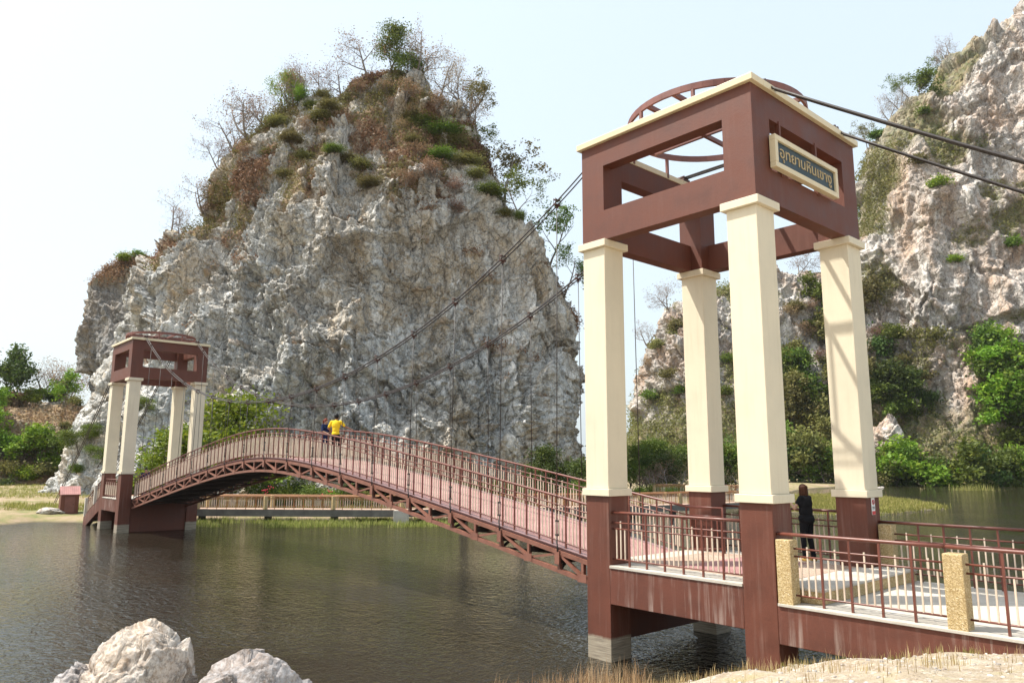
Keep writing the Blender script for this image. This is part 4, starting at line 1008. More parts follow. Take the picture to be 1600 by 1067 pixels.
# left hill
G6 = 'green trees on the low hill at the left edge'
for px_, py_, kd, s in [(8, 712, 'bright', 1.1), (34, 716, 'olive', .9), (58, 712, 'bright', 1.1), (80, 708, 'bright', 1.0), (98, 714, 'green', .9), (20, 735, 'olive', 1.1), (45, 742, 'bright', 1.1), (70, 735, 'olive', 1.1), (92, 745, 'bright', 1.0), (5, 640, 'bright', .9), (40, 628, 'bright', .7), (100, 660, 'olive', .6), (-20, 720, 'green', 1.4), (-40, 690, 'bright', 1.4), (15, 760, 'dark', .9)]:
    plant_on(SH, kd, px_, py_, s*.8, 'green tree on the slope of the low hill at the left edge', G6)
for px_, kd, s, lab in [(6, 'dark', 1.35, 'large dark tree on the crest of the low hill at the far left'), (28, 'dark', 1.0, 'dark round tree on the hill crest, second from the left edge'), (62, 'bright', .7, 'bright low bush on the hill crest at the left'), (84, 'green', .95, 'mid green tree on the hill crest beneath the bare branches'), (100, 'bright', .8, 'bright green tree on the crest near the grey cliff'), (70, 'bare', 1.3, 'wide bare tree on the crest of the left hill'), (92, 'bare', 1.4, 'bare tree on the hill crest left of the cliff'), (112, 'bare', 1.3, 'bare tree on the hill crest touching the cliff'), (118, 'olive', .7, 'olive bush on the crest touching the cliff')]:
    plant_on(SH, kd, px_, None, s, lab)
G6b = 'small trees clinging to the left foot of the grey hill'
for px_, py_, s in [(128, 700, .5), (140, 680, .4), (150, 720, .5), (118, 735, .45), (228, 650, .45)]:
    plant_on(SM, 'green', px_, py_, s, 'small green tree clinging to the left foot of the grey hill', G6b)
# right shore
G7 = 'green trees along the far shore below the mountain'
rr_ = random.Random(12)
for px_ in range(985, 1075, 13):
    gtree(rr_.choice(['dark', 'green', 'dark']), px_, 84+rr_.random()*8, .85+.35*rr_.random(), 'dark green tree of the thicket seen left of the rear left column', 'thicket seen left of the rear left column')
for px_ in (1000, 1022, 1048, 1062): gtree('bright', px_, 76+rr_.random()*3, .5, 'bright green bush in front of the thicket, behind the boardwalk', 'bright bushes behind the boardwalk', var=2, name='shrub', cat='bush')
for px_ in (1030, 1045, 1058, 1145): gtree('bare', px_, 79, .8, 'grey leafless bush behind the boardwalk', 'grey leafless bushes behind the boardwalk')
for px_ in range(1128, 1170, 12): gtree('green', px_, 95, 1.25, 'green tree seen between the rear left and the front right column', 'trees seen between the rear left and the front right column')
for k in range(34):
    px_ = 1215+k*12.2+rr_.uniform(-4, 4)
    if 1545 > px_ > 1440 and rr_.random() < .35: continue
    gtree(rr_.choice(['green', 'dark', 'green', 'bright', 'olive']), px_, 136+rr_.random()*5, 1.15+.6*rr_.random(), 'green tree in the shore row below the right mountain', G7)
for k in range(36):
    px_ = rr_.uniform(1225, 1360); py_ = rr_.uniform(470, 690)
    p = SD.hit(px_, py_, 8) if px_ < 1300 else (SR.hit(px_, py_, 8) if SR.hit(px_, py_, 8) is not None else SD.hit(px_, py_, 8))
    if p is None: continue
    tree(rr_.choice(['olive', 'olive', 'brown', 'green']), p-np.array([0, 0, .5]), 1.3+.6*rr_.random(), 'olive scrub tree on the slope behind the columns', 'olive scrub trees on the slope behind the columns')
for k in range(14):
    px_ = rr_.uniform(1362, 1440); py_ = rr_.uniform(470, 700)
    p = SR.hit(px_, py_, 8)
    if p is not None: tree(rr_.choice(['olive', 'green', 'dark', 'brown']), p-np.array([0, 0, .5]), 1.2+.5*rr_.random(), 'scrub tree on the mountain slope right of the rear right column', 'scrub trees on the slope right of the rear right column')
for k in range(24):
    px_ = rr_.uniform(1545, 1625); py_ = rr_.uniform(560, 735)
    p = SR.hit(px_, py_, 8)
    if p is not None: tree(rr_.choice(['bright', 'green', 'green', 'dark']), p-np.array([0, 0, .5]), 1.4+.7*rr_.random(), 'tall green tree of the dense stand at the right edge', 'dense stand of trees at the right edge')
for px_, py_, s, kd in [(1465, 285, 1.3, 'bright'), (1490, 402, .9, 'bright'), (1580, 385, 1.2, 'green'), (1430, 250, 1.2, 'olive'), (1440, 175, 1.0, 'green'), (1575, 560, 1.1, 'green'), (1560, 600, 1.0, 'bright')]:
    plant_on(SR, kd, px_, py_, s, 'lone green bush on the face of the right mountain', 'lone bushes on the face of the right mountain', var=2, name='shrub', cat='bush')
for px_ in (1352, 1368, 1386, 1402, 1418, 1432, 1450, 1466, 1480):
    plant_on(SR, rr_.choice(['green', 'sparse', 'bare']), px_, None, 1.3, 'small tree on the skyline of the right mountain', 'small trees on the skyline of the right mountain')
for px_ in (1010, 1040, 1075, 1250, 1285): plant_on(SD, 'bare', px_, None, 1.5, 'thin bare tree on the skyline of the lower ridge', 'thin bare trees on the skyline of the lower ridge')
for px_, py_, kd in [(1020, 540, 'olive'), (1040, 590, 'olive'), (1010, 620, 'green'), (1060, 610, 'green'), (1050, 510, 'olive'), (1005, 580, 'brown'), (1140, 560, 'green'), (1135, 610, 'green'), (1240, 480, 'olive')]:
    plant_on(SD, kd, px_, py_, 1.3, 'scrub bush on the face of the lower ridge', 'scrub bushes on the face of the lower ridge', var=2, name='shrub', cat='bush')

# low scrub and grass that covers the rock
def scrub(name, label, P, Nn, v, mask, S_, n, size, mats, seed, per=9, rad=.35, thr=.5, sel=None, kind='stuff', cat='scrub', lift=.25):
    rng = np.random.RandomState(seed); k = np.nonzero((v > thr) & mask & (sel if sel is not None else True))[0]
    if len(k) == 0: return
    k = rng.choice(k, n, replace=len(k) < n)
    C = P[k]+np.array([0, 0, lift])*rng.rand(n)[:, None]; C = np.repeat(C, per, axis=0)+rng.normal(size=(n*per, 3))*rad
    tone = np.clip(np.repeat(rng.rand(n), per)*.6+rng.rand(n*per)*.4, 0, 1)
    V, F, t = leaf_quads(C, size, rng, tone, 0.2, .45)
    o = bpy.data.objects.new(name, np_mesh(name, V, F, mats, False, {'tone': t})); COL.objects.link(o); tag(o, label, cat, kind=kind); return o
gsel = fbm(MP*0.13, 4, 77) > -0.12
scrub('dry_scrub', 'dry brown grass and twigs covering the upper slope of the grey hill', MP, MN, MV, MF & ~gsel, SM, 6500, .26, M['leaf_brown'], 1, 9, .30)
scrub('green_scrub', 'patches of olive leaves on the upper slope of the grey hill', MP, MN, MV, MF & gsel, SM, 4200, .24, M['leaf_olive'], 2, 11, .48, .6)
rsel = fbm(RP*0.06, 3, 79) > -0.1
scrub('mountain_scrub', 'green brush clinging to the right mountain', RP, RN, RV, RF & rsel & (RP[:, 2] < 80), SR, 8500, .50, M['leaf_olive'], 3, 10, .8, .45)
scrub('mountain_green', 'darker leaves in the gullies of the right mountain', RP, RN, RV, RF & ~rsel & (RP[:, 2] < 80), SR, 3500, .50, M['leaf'], 4, 10, .8, .5)
scrub('ridge_scrub', 'brush covering the lower ridge', DP, DN, DV, DF, SD, 7000, .55, M['leaf_olive'], 5, 10, .9, .45)
scrub('hill_scrub', 'dry brush on the low left hill', HP, HN, HV, HF, SH, 5000, .35, M['leaf_brown'], 6, 9, .4, .5)
scrub('shoulder_scrub', 'thin dry scrub on the dark rock shoulder', BP, BN, BV, BF, SB, 700, .28, M['leaf_brown'], 7, 9, .35, .5)

def tufts(name, label, pts, h, per, spread_, wd, mat, seed, cat='grass', droop=.35):
    rng = np.random.RandomState(seed); n = len(pts); B = np.repeat(pts, per, axis=0)+np.c_[rng.normal(size=(n*per, 2))*spread_, np.zeros(n*per)]
    hh = h*(.45+.75*rng.rand(n*per))*np.repeat(.6+.6*rng.rand(n), per)
    a = rng.rand(n*per)*6.283; l = rng.rand(n*per)*droop
    dx = np.c_[np.cos(a), np.sin(a)]*(l*hh)[:, None]; sx = np.c_[-np.sin(a), np.cos(a)]*wd
    m_ = B+np.c_[dx*.35, hh*.6]; tp = B+np.c_[dx*1.2, hh]
    V = np.stack([B-np.c_[sx, np.zeros(len(B))], B+np.c_[sx, np.zeros(len(B))], m_+np.c_[sx*.7, np.zeros(len(B))], tp, m_-np.c_[sx*.7, np.zeros(len(B))]], 1)
    F = np.array([[0, 1, 2, 4], [4, 2, 3, 3]])
    V = V.reshape(-1, 3); base = np.arange(len(B))[:, None]*5
    F1 = (base+np.array([0, 1, 2, 4])); tri = base+np.array([4, 2, 3])
    tone = np.repeat(rng.rand(len(B)), 5)
    me = bpy.data.meshes.new(name); fl = np.concatenate([F1.ravel(), tri.ravel()]).astype(np.int32)
    me.vertices.add(len(V)); me.vertices.foreach_set('co', V.astype(np.float32).ravel()); me.loops.add(len(fl)); me.loops.foreach_set('vertex_index', fl)
    nq = len(F1); me.polygons.add(2*nq); ls = np.concatenate([np.arange(nq)*4, nq*4+np.arange(nq)*3]).astype(np.int32); me.polygons.foreach_set('loop_start', ls); me.polygons.foreach_set('loop_total', np.r_[np.full(nq, 4), np.full(nq, 3)].astype(np.int32))
    me.update(calc_edges=True); at_ = me.attributes.new('tone', 'FLOAT', 'POINT'); at_.data.foreach_set('value', tone.astype(np.float32)); me.materials.append(mat)
    o = bpy.data.objects.new(name, me); COL.objects.link(o); tag(o, label, cat, kind='stuff'); return o
def on_ground(xy): xy = np.asarray(xy); return np.c_[xy, ground_h(xy)-.01]
rg = np.random.RandomState(9)
def near_pts(n, px0, px1, d0, d1):
    return np.array([at(rg.uniform(px0, px1), 1000, rg.uniform(d0, d1))[:2] for _ in range(n)])
tufts('dry_grass', 'tall dry straw grass on the near bank at the bottom centre', on_ground(near_pts(120, 690, 1010, 9.0, 10.4)), .33, 8, .06, .0038, M['grass_dry'], 1)
tufts('thin_grass', 'thin dry grass stalks near the bottom centre left', on_ground(near_pts(50, 560, 720, 8.6, 9.6)), .26, 6, .05, .003, M['grass_dry'], 2)
tufts('bank_grass', 'short dry grass along the near bank edge in front of the brown beam', on_ground(np.r_[near_pts(110, 960, 1240, 9.2, 11.2), near_pts(60, 1240, 1640, 9.5, 12.0), near_pts(60, 1000, 1640, 7.0, 9.0)]), .15, 7, .07, .0035, M['grass_dry'], 3)
tufts('bank_weeds', 'short green weeds along the near bank edge', on_ground(near_pts(90, 1080, 1560, 9.5, 11.5)), .10, 10, .06, .005, M['grass_green'], 4)
# pebbles of the near gravel bank
rp_ = np.random.RandomState(4); bmx = MB()
for x, y in near_pts(420, 930, 1650, 6.8, 11.0):
    z = ground_h([(x, y)])[0]; s = rp_.uniform(.008, .035); bmx.ell((x, y, z), (s, s*rp_.uniform(.6, 1), s*.6), Matrix.Rotation(rp_.rand()*3, 3, 'Z'), 6, 4)
tag(bmx.build('gravel', M['boulder']), 'loose pale pebbles scattered on the near bank', 'gravel', kind='stuff')
def shore_pts(n, px0, px1, py0, py1):
    return np.array([onz(rg.uniform(px0, px1), rg.uniform(py0, py1))[:2] for _ in range(n)])
wp = shore_pts(800, 310, 712, 811, 824); 
k_ = fbm(np.c_[wp*.35, np.zeros(len(wp))], 3, 5) > -.15; wp = wp[k_]
tufts('water_weeds', 'green weeds standing in the shallow water along the boardwalk', np.c_[wp, np.full(len(wp), -.02)], .30, 13, .22, .016, M['grass_green'], 5)
tufts('bank_growth', 'green growth on the bank at the left and behind the bridge', on_ground(np.r_[shore_pts(500, 700, 1160, 786, 806), shore_pts(260, 0, 160, 800, 808), shore_pts(700, -60, 160, 762, 790), shore_pts(700, 300, 760, 790, 810)]), .35, 12, .2, .014, M['grass_green'], 6)
ip = shore_pts(3200, 1225, 1480, 773, 807); hh_ = ground_h(ip); ip = ip[hh_ > 0.0]
tufts('marsh_grass', 'low green marsh grass on the flat islet in the pond', on_ground(ip), .30, 12, .35, .03, M['grass_green'], 7)
tufts('shore_reeds', 'tall pale reeds along the far shore', on_ground(np.array([at(rg.uniform(1340, 1680), 760, rg.uniform(118, 131))[:2] for _ in range(900)])), 1.1, 12, .6, .05, M['grass_green'], 8)
tufts('tall_reeds', 'taller clump of reeds standing in the water off the far shore', on_ground(np.array([at(rg.normal(1515, 16), 760, rg.uniform(112, 116))[:2] for _ in range(90)])), 2.0, 14, .6, .05, M['grass_green'], 9)

# ------------------------------------------------------------------ boardwalks behind the bridge
def boardwalk(name_label, pts, zt, wd, rail_labels, posts=3.65, rh=.82, thick=.42):
    pts = [Vector((p[0], p[1], zt)) for p in pts]
    t = empty('boardwalk', name_label, 'boardwalk', tuple(pts[0])); inv_ = Matrix.Translation(-pts[0])
    def L(o): o.matrix_parent_inverse = inv_; return o
    nrm = []
    for i in range(len(pts)):
        d_ = (pts[min(i+1, len(pts)-1)]-pts[max(i-1, 0)]); d_.z = 0; d_.normalize(); nrm.append(Vector((d_.y, -d_.x, 0)))
    if (pts[0]+nrm[0]-Vector(CAM)).length > (pts[0]-nrm[0]-Vector(CAM)).length: nrm = [-x for x in nrm]
    def slab(o0, o1, z0, z1, nm, mat):
        b = MB(); vs = []
        for p, q in zip(pts, nrm):
            a, c = p+q*o0, p+q*o1; vs += [(a.x, a.y, zt+z0), (c.x, c.y, zt+z0), (c.x, c.y, zt+z1), (a.x, a.y, zt+z1)]
        fs = [(3, 2, 1, 0), tuple(4*(len(pts)-1)+k for k in range(4))]
        for i in range(len(pts)-1):
            for k in range(4): fs.append((4*i+k, 4*i+(k+1) % 4, 4*i+4+(k+1) % 4, 4*i+4+k))
        b.add(vs, fs); return L(b.build(nm, mat, t))
    slab(0, -wd, -thick, 0, 'slab', M['concrete_dark']); slab(-.04, -wd+.04, .001, .02, 'walking_surface', M['tan_floor'])
    seg = [(pts[i], pts[i+1], nrm[i], nrm[i+1]) for i in range(len(pts)-1)]
    for a, c, na, nc in seg:
        Ls = (c-a).length; k = max(1, int(Ls/posts))
        for i in range(k+1 if a is seg[-1][0] else k):
            f = i/k; p = a.lerp(c, f); q = na.lerp(nc, f)
            for o_ in (.10, wd-.10):
                b = MB(); c0 = p-q*o_; b.box(c0.x-.11, c0.x+.11, c0.y-.11, c0.y+.11, zt+.02, zt+rh+.02); L(b.build('railing_post', M['aggregate'], t))
            b = MB(); c0 = p-q*(wd/2); b.box(c0.x-.18, c0.x+.18, c0.y-.18, c0.y+.18, -1.2, zt-thick); L(b.build('pier', M['concrete_dark'], t))
    for o_, lab in ((.10, rail_labels[0]), (wd-.10, rail_labels[1])):
        path = [p-q*o_ for p, q in zip(pts, nrm)]
        cum = [0]
        for i in range(len(path)-1): cum.append(cum[-1]+(path[i+1]-path[i]).length)
        def P_(s, path=path, cum=cum):
            s = min(max(s, 0), cum[-1])
            for i in range(len(path)-1):
                if s <= cum[i+1]+1e-6: return path[i].lerp(path[i+1], (s-cum[i])/(cum[i+1]-cum[i]))+Vector((0, 0, .02))
            return path[-1]+Vector((0, 0, .02))
        railing('boardwalk_railing', lab, P_, cum[-1], height=rh, post=.62, mats=(M['rail_far'], M['baluster']), tops=(1.0, .84, .74, .13), rr=(.04, .022), maxpost=60, balw=1.5)
    return t
boardwalk('concrete boardwalk on short piers along the foot of the grey hill', [at(205, 760, 48.4), at(628, 760, 48.0), at(1000, 760, 53.5), at(1175, 760, 59.5)], .78, 1.9,
          ['orange-brown railing on the water side of the boardwalk behind the bridge', 'orange-brown railing on the cliff side of the boardwalk behind the bridge'])
q = at(627, 800, 47.6); b = MB(); b.box(-.45, .45, -.3, .3, -1, .82); o = b.build('boardwalk_pier', M['concrete'], None, .02); o.location = (q[0], q[1], 0); o.rotation_euler = (0, 0, -YAW); tag(o, 'pale concrete block where the boardwalk bends behind the arched bridge', 'pier')
boardwalk('distant boardwalk with orange railing in front of the thicket', [at(1200, 760, 74), at(1022, 760, 77)], .80, 1.8,
          ['near-side railing of the distant boardwalk seen between the columns', 'far-side railing of the distant boardwalk seen between the columns'])

# ------------------------------------------------------------------ stairs and kiosk at the far tower
st = empty('stairs', 'brown concrete stair descending left from the far tower to the bank', 'stairs', (XF-D, W/2, 0)); inv_ = Matrix.Translation((-(XF-D), -W/2, 0))
def L(o): o.matrix_parent_inverse = inv_; return o
x0 = XF-D-.003; n_ = 8; run = .42; rise = (ZD-.35)/n_
for y0_ in (0.02, W-.27):
    b = MB(); vs = [(x0, 0, 1.0), (x0, 0, ZD), (x0-n_*run-.1, 0, .42), (x0-n_*run-.1, 0, -.05), (x0-n_*run+.5, 0, -.05)]
    b.add([(v[0], y0_, v[2]) for v in vs]+[(v[0], y0_+.25, v[2]) for v in vs], [(0, 1, 2, 3, 4), (9, 8, 7, 6, 5)]+[(i, i+5, (i+1) % 5+5, (i+1) % 5) for i in range(5)])
    L(b.build('stringer', M['brown_beam'], st))
for i in range(n_):
    b = MB(); b.box(x0-(i+1)*run, x0-i*run, .272, W-.272, ZD-(i+2)*rise+.0, ZD-(i+.6)*rise-.05); L(b.build('step', M['concrete'], st))
for y, lab in ((.12, 'sloping stair railing with cream posts on the water side of the far tower'), (W-.14, 'sloping stair railing on the cliff side of the far tower')):
    P_, l_ = line((x0-.1, y, ZD+.02), (x0-n_*run, y, .52)); railing('stair_railing', lab, P_, l_, height=1.0)
    for i, f in enumerate((.36, .98)):
        p = P_(l_*f); b = MB(); b.box(-.09, .09, -.09, .09, -.05, 1.04); o = b.build('railing_post', M['concrete'], None, .01); o.location = (p.x, p.y-(.04 if y < 1 else -.04), p.z)
        tag(o, ('concrete post %s of the stair railing on the %s side' % (('halfway up', 'at the foot')[i], ('water', 'cliff')[y > 1])), 'post')
q = at(107, 790, 50.5); gz_ = ground_h([q[:2]])[0]
ks = empty('kiosk', 'small red-brown metal kiosk with a pitched roof on the left bank', 'kiosk', (q[0], q[1], gz_-.05)); ks.rotation_euler = (0, 0, -YAW+.62)
b = MB(); w2, d2, h2 = .52, .62, 1.32
b.add([(-w2, -d2, 0), (w2, -d2, 0), (w2, d2, 0), (-w2, d2, 0), (-w2, -d2, h2), (w2, -d2, h2), (w2, d2, h2), (-w2, d2, h2), (-w2, 0, h2+.42), (w2, 0, h2+.42)],
      [(0, 3, 2, 1), (0, 1, 5, 4), (2, 3, 7, 6), (1, 2, 6, 9, 5), (3, 0, 4, 8, 7), (4, 5, 9, 8), (6, 7, 8, 9)])
b.build('wall', M['brown'], ks)
b = MB(); b.bar((-w2-.08, -d2-.1, h2-.04), (-w2-.08, 0, h2+.46), .01, .01)
rb = MB()
for sy in (-1, 1):
    for k in range(10):
        xa = -w2-.07+(2*w2+.14)*k/10; xb = xa+(2*w2+.14)/10-.008
        rb.add([(xa, sy*(d2+.1), h2-.05), (xb, sy*(d2+.1), h2-.05), (xb, 0, h2+.47), (xa, 0, h2+.47), (xa, sy*(d2+.1), h2-.02), (xb, sy*(d2+.1), h2-.02), (xb, 0, h2+.50), (xa, 0, h2+.50)], [(0, 3, 2, 1), (4, 5, 6, 7), (0, 1, 5, 4), (1, 2, 6, 5), (2, 3, 7, 6), (3, 0, 4, 7)])
rb.build('roof', paint('pinkish_roof_sheet', (0.42, 0.20, 0.18), .45, .2, .3, (.2, .1, .09)), ks)
b = MB(); b.box(-.28, .28, -d2-.02, -d2-.001, .12, 1.15); dr = b.build('door', M['steel_dark'], ks); b = MB(); b.box(.18, .22, -d2-.05, -d2-.021, .6, .7); b.build('handle', M['clamp'], dr)

# ------------------------------------------------------------------ people
def capsule(b, p, q, r0, r1, n=14):
    p = Vector(p); q = Vector(q); L_ = (q-p).length; d_ = (q-p).normalized() if L_ > 1e-6 else Vector((0, 0, 1))
    pts = []; rs = []
    for k in range(5): a = math.pi/2*k/5; pts.append(p-d_*r0*math.cos(a)); rs.append(max(r0*math.sin(a), r0*.05))
    pts.append(p); rs.append(r0); pts.append(q); rs.append(r1)
    for k in range(4, -1, -1): a = math.pi/2*k/5; pts.append(q+d_*r1*math.cos(a)); rs.append(max(r1*math.sin(a), r1*.05))
    b.path(pts, rs, n)
def fuse(b, name, mat, parent, vox, smooth=3):
    o = b.build('tmp', mat); m = o.modifiers.new('r', 'REMESH'); m.mode = 'VOXEL'; m.voxel_size = vox
    s_ = o.modifiers.new('s', 'SMOOTH'); s_.iterations = smooth; s_.factor = .5
    bpy.context.view_layer.update(); me = bpy.data.meshes.new_from_object(o.evaluated_get(bpy.context.evaluated_depsgraph_get()))
    bpy.data.objects.remove(o); me.shade_smooth(); me.name = name
    if not me.materials: me.materials.append(mat)
    q = bpy.data.objects.new(name, me); COL.objects.link(q); q.parent = parent; return q
def person(label, loc, heading, H, arms, feet, head_dir=(0, 1, 0), top='cloth_black', trousers='cloth_black', sleeve=.5, hair='hair_brown', hairstyle='bob', skin='skin', shoe='shoe', female=True, lean=(0, 0), vox=.008, vest=None, bulk=1.0):
    k = H/1.70; V_ = lambda x, y, z: Vector((x*k, y*k, z*k))
    t = empty('person', label, 'person', loc); t.rotation_euler = (0, 0, heading-math.pi/2)      # local +y = facing
    lx, ly = lean
    pel = V_(0, 0, .93); che = V_(lx*.6, ly*.6, 1.27); nk = V_(lx, ly, 1.45); hd = V_(lx+head_dir[0]*.03, ly+head_dir[1]*.03+.01, 1.585)
    hip = .085; sh = (.155 if female else .185)
    hw_ = .165*bulk if female else .150; cw = .150*bulk if female else .175
    ears = Vector(head_dir).normalized(); ex_ = Vector((ears.y, -ears.x, 0)).normalized()
    body = MB(); shirt = MB(); tr = MB(); shoes = MB(); hr = MB()
    HR = Matrix((ex_, ears, ex_.cross(ears))).transposed()
    body.ell(hd, (.072*k, .088*k, .112*k), HR, 18, 14)
    body.ell(hd+HR @ V_(0, .035, -.055), (.05*k, .055*k, .055*k), HR, 14, 10)
    body.ell(hd+HR @ V_(0, .092, -.012), (.012*k, .018*k, .022*k), HR, 8, 6)
    body.ell(hd+HR @ V_(0, .080, -.058), (.022*k, .014*k, .009*k), HR, 8, 6)
    for s_ in (-1, 1): body.ell(hd+HR @ V_(s_*.074, -.005, -.015), (.010*k, .018*k, .028*k), HR, 8, 6)
    capsule(body, nk-V_(0, 0, .05), hd-V_(0, 0, .06), .050*k, .047*k)
    body.ell(che, (cw*k*.92, .095*k, .19*k), None, 16, 12); body.ell(pel+V_(lx*.2, ly*.2, .13), (hw_*k*.78, .09*k, .15*k), None, 16, 12); body.ell(pel, (hw_*k*.95, .10*k, .12*k), None, 16, 12)
    shirt.ell(che, (cw*k*1.02, .115*k, .205*k), None, 18, 14); shirt.ell(pel+V_(lx*.2, ly*.2, .17), (hw_*k*.93, .108*k, .19*k), None, 18, 12); shirt.ell(pel+V_(0, 0, .02), (hw_*k*1.06, .122*k, .12*k), None, 18, 12)
    if female:
        for s_ in (-1, 1): shirt.ell(che+V_(s_*.065, .075, -.01), (.065*k, .055*k, .06*k), None, 12, 8)
    capsule(shirt, nk-V_(sh*.75, 0, .055), nk-V_(-sh*.75, 0, .055), .062*k, .062*k)
    tr.ell(pel-V_(0, 0, .01), (hw_*k*1.02, .118*k, .125*k), None, 18, 12)
    if female: tr.ell(pel+V_(0, -.05, -.02), (hw_*k*.9, .10*k, .10*k), None, 16, 10)
    for s_, ft in zip((-1, 1), feet):
        h0 = pel+V_(s_*hip, 0, -.05); an = V_(ft[0], ft[1], .085); kn = (h0+an)/2+V_(0, .03+ft[2], .02)
        capsule(body, h0, kn, .080*k, .055*k); capsule(body, kn, an, .055*k, .038*k); capsule(body, an-V_(0, .02, .02), an+V_(0, .10, -.05), .035*k, .028*k)
        capsule(tr, h0, kn, .092*k*bulk**.5, .066*k); capsule(tr, kn, an+V_(0, 0, .02), .066*k, .056*k)
        capsule(shoes, an-V_(0, .045, .045), an+V_(0, .12, -.052), .042*k, .034*k)
    for s_, (el, wr, curl) in zip((-1, 1), arms):
        s0 = nk+V_(s_*sh, 0, -.055); el = Vector(el)*k; wr = Vector(wr)*k
        capsule(body, s0, el, .046*k, .037*k); capsule(body, el, wr, .038*k, .026*k)
        f = (wr-el).normalized(); side = f.cross(Vector((0, 0, 1))); side = side.normalized() if side.length > .1 else Vector((1, 0, 0)); upv = side.cross(f)
        pc = wr+f*.045*k; Mx = Matrix((side, f, upv)).transposed(); body.ell(pc, (.038*k, .05*k, .017*k), Mx, 12, 8)
        for i, ln in enumerate((.062, .072, .068, .052)):
            o_ = (i-1.5)*.020*k; b0 = wr+f*.082*k+side*o_; m_ = b0+(f*(1-curl*.5)+upv*(-curl*.5)).normalized()*ln*.55*k; e_ = m_+(f*(1-curl)+upv*(-curl)).normalized()*ln*.5*k
            capsule(body, b0, m_, .0088*k, .0082*k, 8); capsule(body, m_, e_, .0082*k, .007*k, 8)
        th = wr+f*.03*k-side*s_*.034*k*-1; capsule(body, th, th+(f*.6+side*s_*.5-upv*curl*.4).normalized()*.055*k, .011*k, .009*k, 8)
        se = s0.lerp(el, min(1, sleeve*1.0)) if sleeve <= 1 else el
        capsule(shirt, s0, se, .062*k, .055*k if sleeve <= 1 else .048*k)
        if sleeve > 1: capsule(shirt, el, el.lerp(wr, min(1, sleeve-1)), .048*k, .038*k)
    bo = fuse(body, 'body', M[skin], t, min(vox, .006), 2)
    fuse(shirt, 'shirt', M[top], t, vox, 4); fuse(tr, 'trousers', M[trousers], t, vox, 4); fuse(shoes, 'shoes', M[shoe], t, vox, 3)
    hr.ell(hd+HR @ V_(0, -.014, .022), (.084*k, .098*k, .108*k), HR, 18, 14)
    if hairstyle == 'bob':
        for i in range(7):
            a = math.pi*(.5+(i-3)*.19)+math.pi; c_ = HR @ V_(.066*math.cos(a), .07*math.sin(a)-.005, 0)
            capsule(hr, hd+c_+V_(0, 0, .04), hd+c_*1.22+V_(0, 0, -.15-.02*math.sin(i*2.1)), .040*k, .028*k, 10)
    if hairstyle == 'ponytail':
        capsule(hr, hd+HR @ V_(0, -.09, .05), hd+HR @ V_(0, -.145, .02), .03*k, .035*k, 10); capsule(hr, hd+HR @ V_(0, -.145, .02), hd+HR @ V_(0, -.14, -.16), .037*k, .014*k, 10)
    ho = fuse(hr, 'hair', M[hair], t, .007, 2)
    # the face stays free of hair
    return t
# woman in black photographing on the near platform
wx, wy = -1.28, 3.62; hdg = math.atan2(.12, -.95)
wf = lambda a: None
pw_ = person('woman in black with shoulder-length brown hair on the near platform, hands raised', (wx, wy, ZD+.022), hdg, 1.53,
    [((-.27, .10, 1.17), (-.12, .33, 1.30), .7), ((.27, .10, 1.17), (.10, .33, 1.31), .7)], [(-.10, .02, 0), (.11, -.06, .0)], (0, 1, -.25), hairstyle='bob', bulk=1.45, lean=(0, .01))
hv = Matrix.Rotation(hdg-math.pi/2, 4, 'Z'); pp = hv @ Vector((0, .40*.90, 1.36*.90))
b = MB(); b.box(-.036, .036, -.005, .005, -.075, .075); ph = b.build('phone', M['phone'], None, .003); ph.location = (wx+pp.x, wy+pp.y, ZD+.022+pp.z); ph.rotation_euler = (R(-25), 0, hdg-math.pi/2); tag(ph, 'phone held up in the hands of the woman in black', 'phone')
fx, fy = wx+math.cos(hdg)*.80, wy+math.sin(hdg)*.80
person('second visitor in black, mostly hidden behind the near column, facing the woman in black', (fx, fy, ZD+.022), hdg+math.pi, 1.60,
    [((-.27, .12, 1.17), (-.10, .30, 1.24), .6), ((.28, .10, 1.16), (.10, .30, 1.24), .6)], [(-.10, 0, 0), (.12, .03, 0)], hairstyle='bob', hair='hair_black')
# couple on the crest of the bridge
def on_deck(px, Y):
    p = ony(px, 690, Y); return p[0]
mx = on_deck(524, 2.75)
dirv = lambda tx, ty, x, y: math.atan2(ty-y, tx-x)
mh = math.atan2(.80, -.55)
Rh = Matrix.Rotation(-(mh-math.pi/2), 3, 'Z')
tgt = Vector(ony(541, 670, YR-.03)); rel = Rh @ Vector((tgt.x-mx, tgt.y-2.75, 0)); kz = 1.72/1.70
ml = 1.12/kz
print('man', mx, rel[:])
person('man in yellow T-shirt on the bridge crest with a hand on the far railing', (mx, 2.75, deck_z(mx)+.032), mh, 1.72,
    [((-.30, -.02, 1.16), (-.24, .16, 1.02), .4), ((.33, .10, 1.22), (.50, .26, 1.13), .5)], [(-.10, 0, 0), (.11, .03, 0)], top='cloth_yellow', trousers='cloth_black', hair='hair_black', hairstyle='short', skin='skin_dark', shoe='shoe_dark', female=False, sleeve=.75, head_dir=(-.1, 1, 0))
gxp = on_deck(507, 2.95)
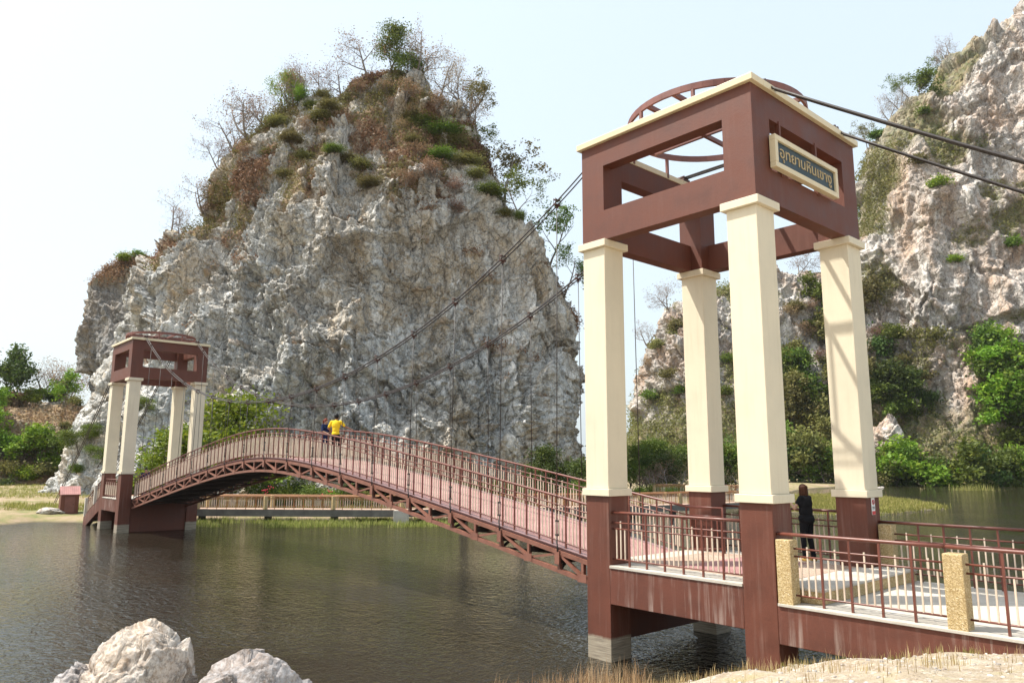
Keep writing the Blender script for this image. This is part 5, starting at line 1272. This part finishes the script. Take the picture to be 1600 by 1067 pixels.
person('woman with an auburn ponytail and navy clothes left of the man in yellow', (gxp, 2.95, deck_z(gxp)+.032), math.atan2(.35, .9), 1.56,
    [((-.24, .04, 1.14), (-.18, .24, 1.10), .5), ((.24, .06, 1.14), (.16, .26, 1.06), .5)], [(-.08, 0, 0), (.09, .02, 0)], top='cloth_navy', trousers='cloth_navy', hair='hair_red', hairstyle='ponytail', shoe='shoe_dark', sleeve=.9, head_dir=(0, 1, 0))
person('small figure in dark blue and grey standing at the far end of the bridge', (XF+.25, 1.15, deck_z(XF)+.05), math.atan2(-.3, 1), 1.62,
    [((-.24, .0, 1.14), (-.2, .16, .98), .4), ((.24, .0, 1.14), (.2, .16, .98), .4)], [(-.08, 0, 0), (.09, .02, 0)], top='cloth_navy', trousers='cloth_black', hair='hair_black', hairstyle='short', shoe='shoe_dark', female=False, sleeve=1.6)
# bag on the floor behind the walkway railing
b = MB(); b.ell((0, 0, .11), (.11, .07, .12), None, 12, 8); o = b.build('body', M['bag'], None); tb = empty('bag', 'small black bag with a white mark lying at the foot of the rear pebble-dash post', 'bag', (.36, 3.70, ZE+.046)); o.parent = tb
b = MB(); b.path([(-.06, 0, .2), (-.04, 0, .30), (.04, 0, .30), (.06, 0, .2)], .008, 6); b.build('handle', M['bag'], tb); b = MB(); b.ell((0, -.068, .13), (.035, .008, .03), None, 10, 6); b.build('badge', M['white'], tb)

# ------------------------------------------------------------------ hot-season air
b = MB(); b.box(-915, 915, -915, 915, -3.2, 150)
hzm = bpy.data.materials.new('haze_air'); hzm.use_nodes = True; ht = hzm.node_tree; ht.nodes.clear()
ho_ = ht.nodes.new('ShaderNodeOutputMaterial'); hv_ = ht.nodes.new('ShaderNodeVolumePrincipled'); hv_.inputs['Color'].default_value = (0.93, 0.96, 1.0, 1); hv_.inputs['Density'].default_value = 0.00009
hv_.inputs['Anisotropy'].default_value = 0.3
ht.links.new(hv_.outputs[0], ho_.inputs['Volume'])
hz = b.build('haze', hzm); tag(hz, kind='stuff')
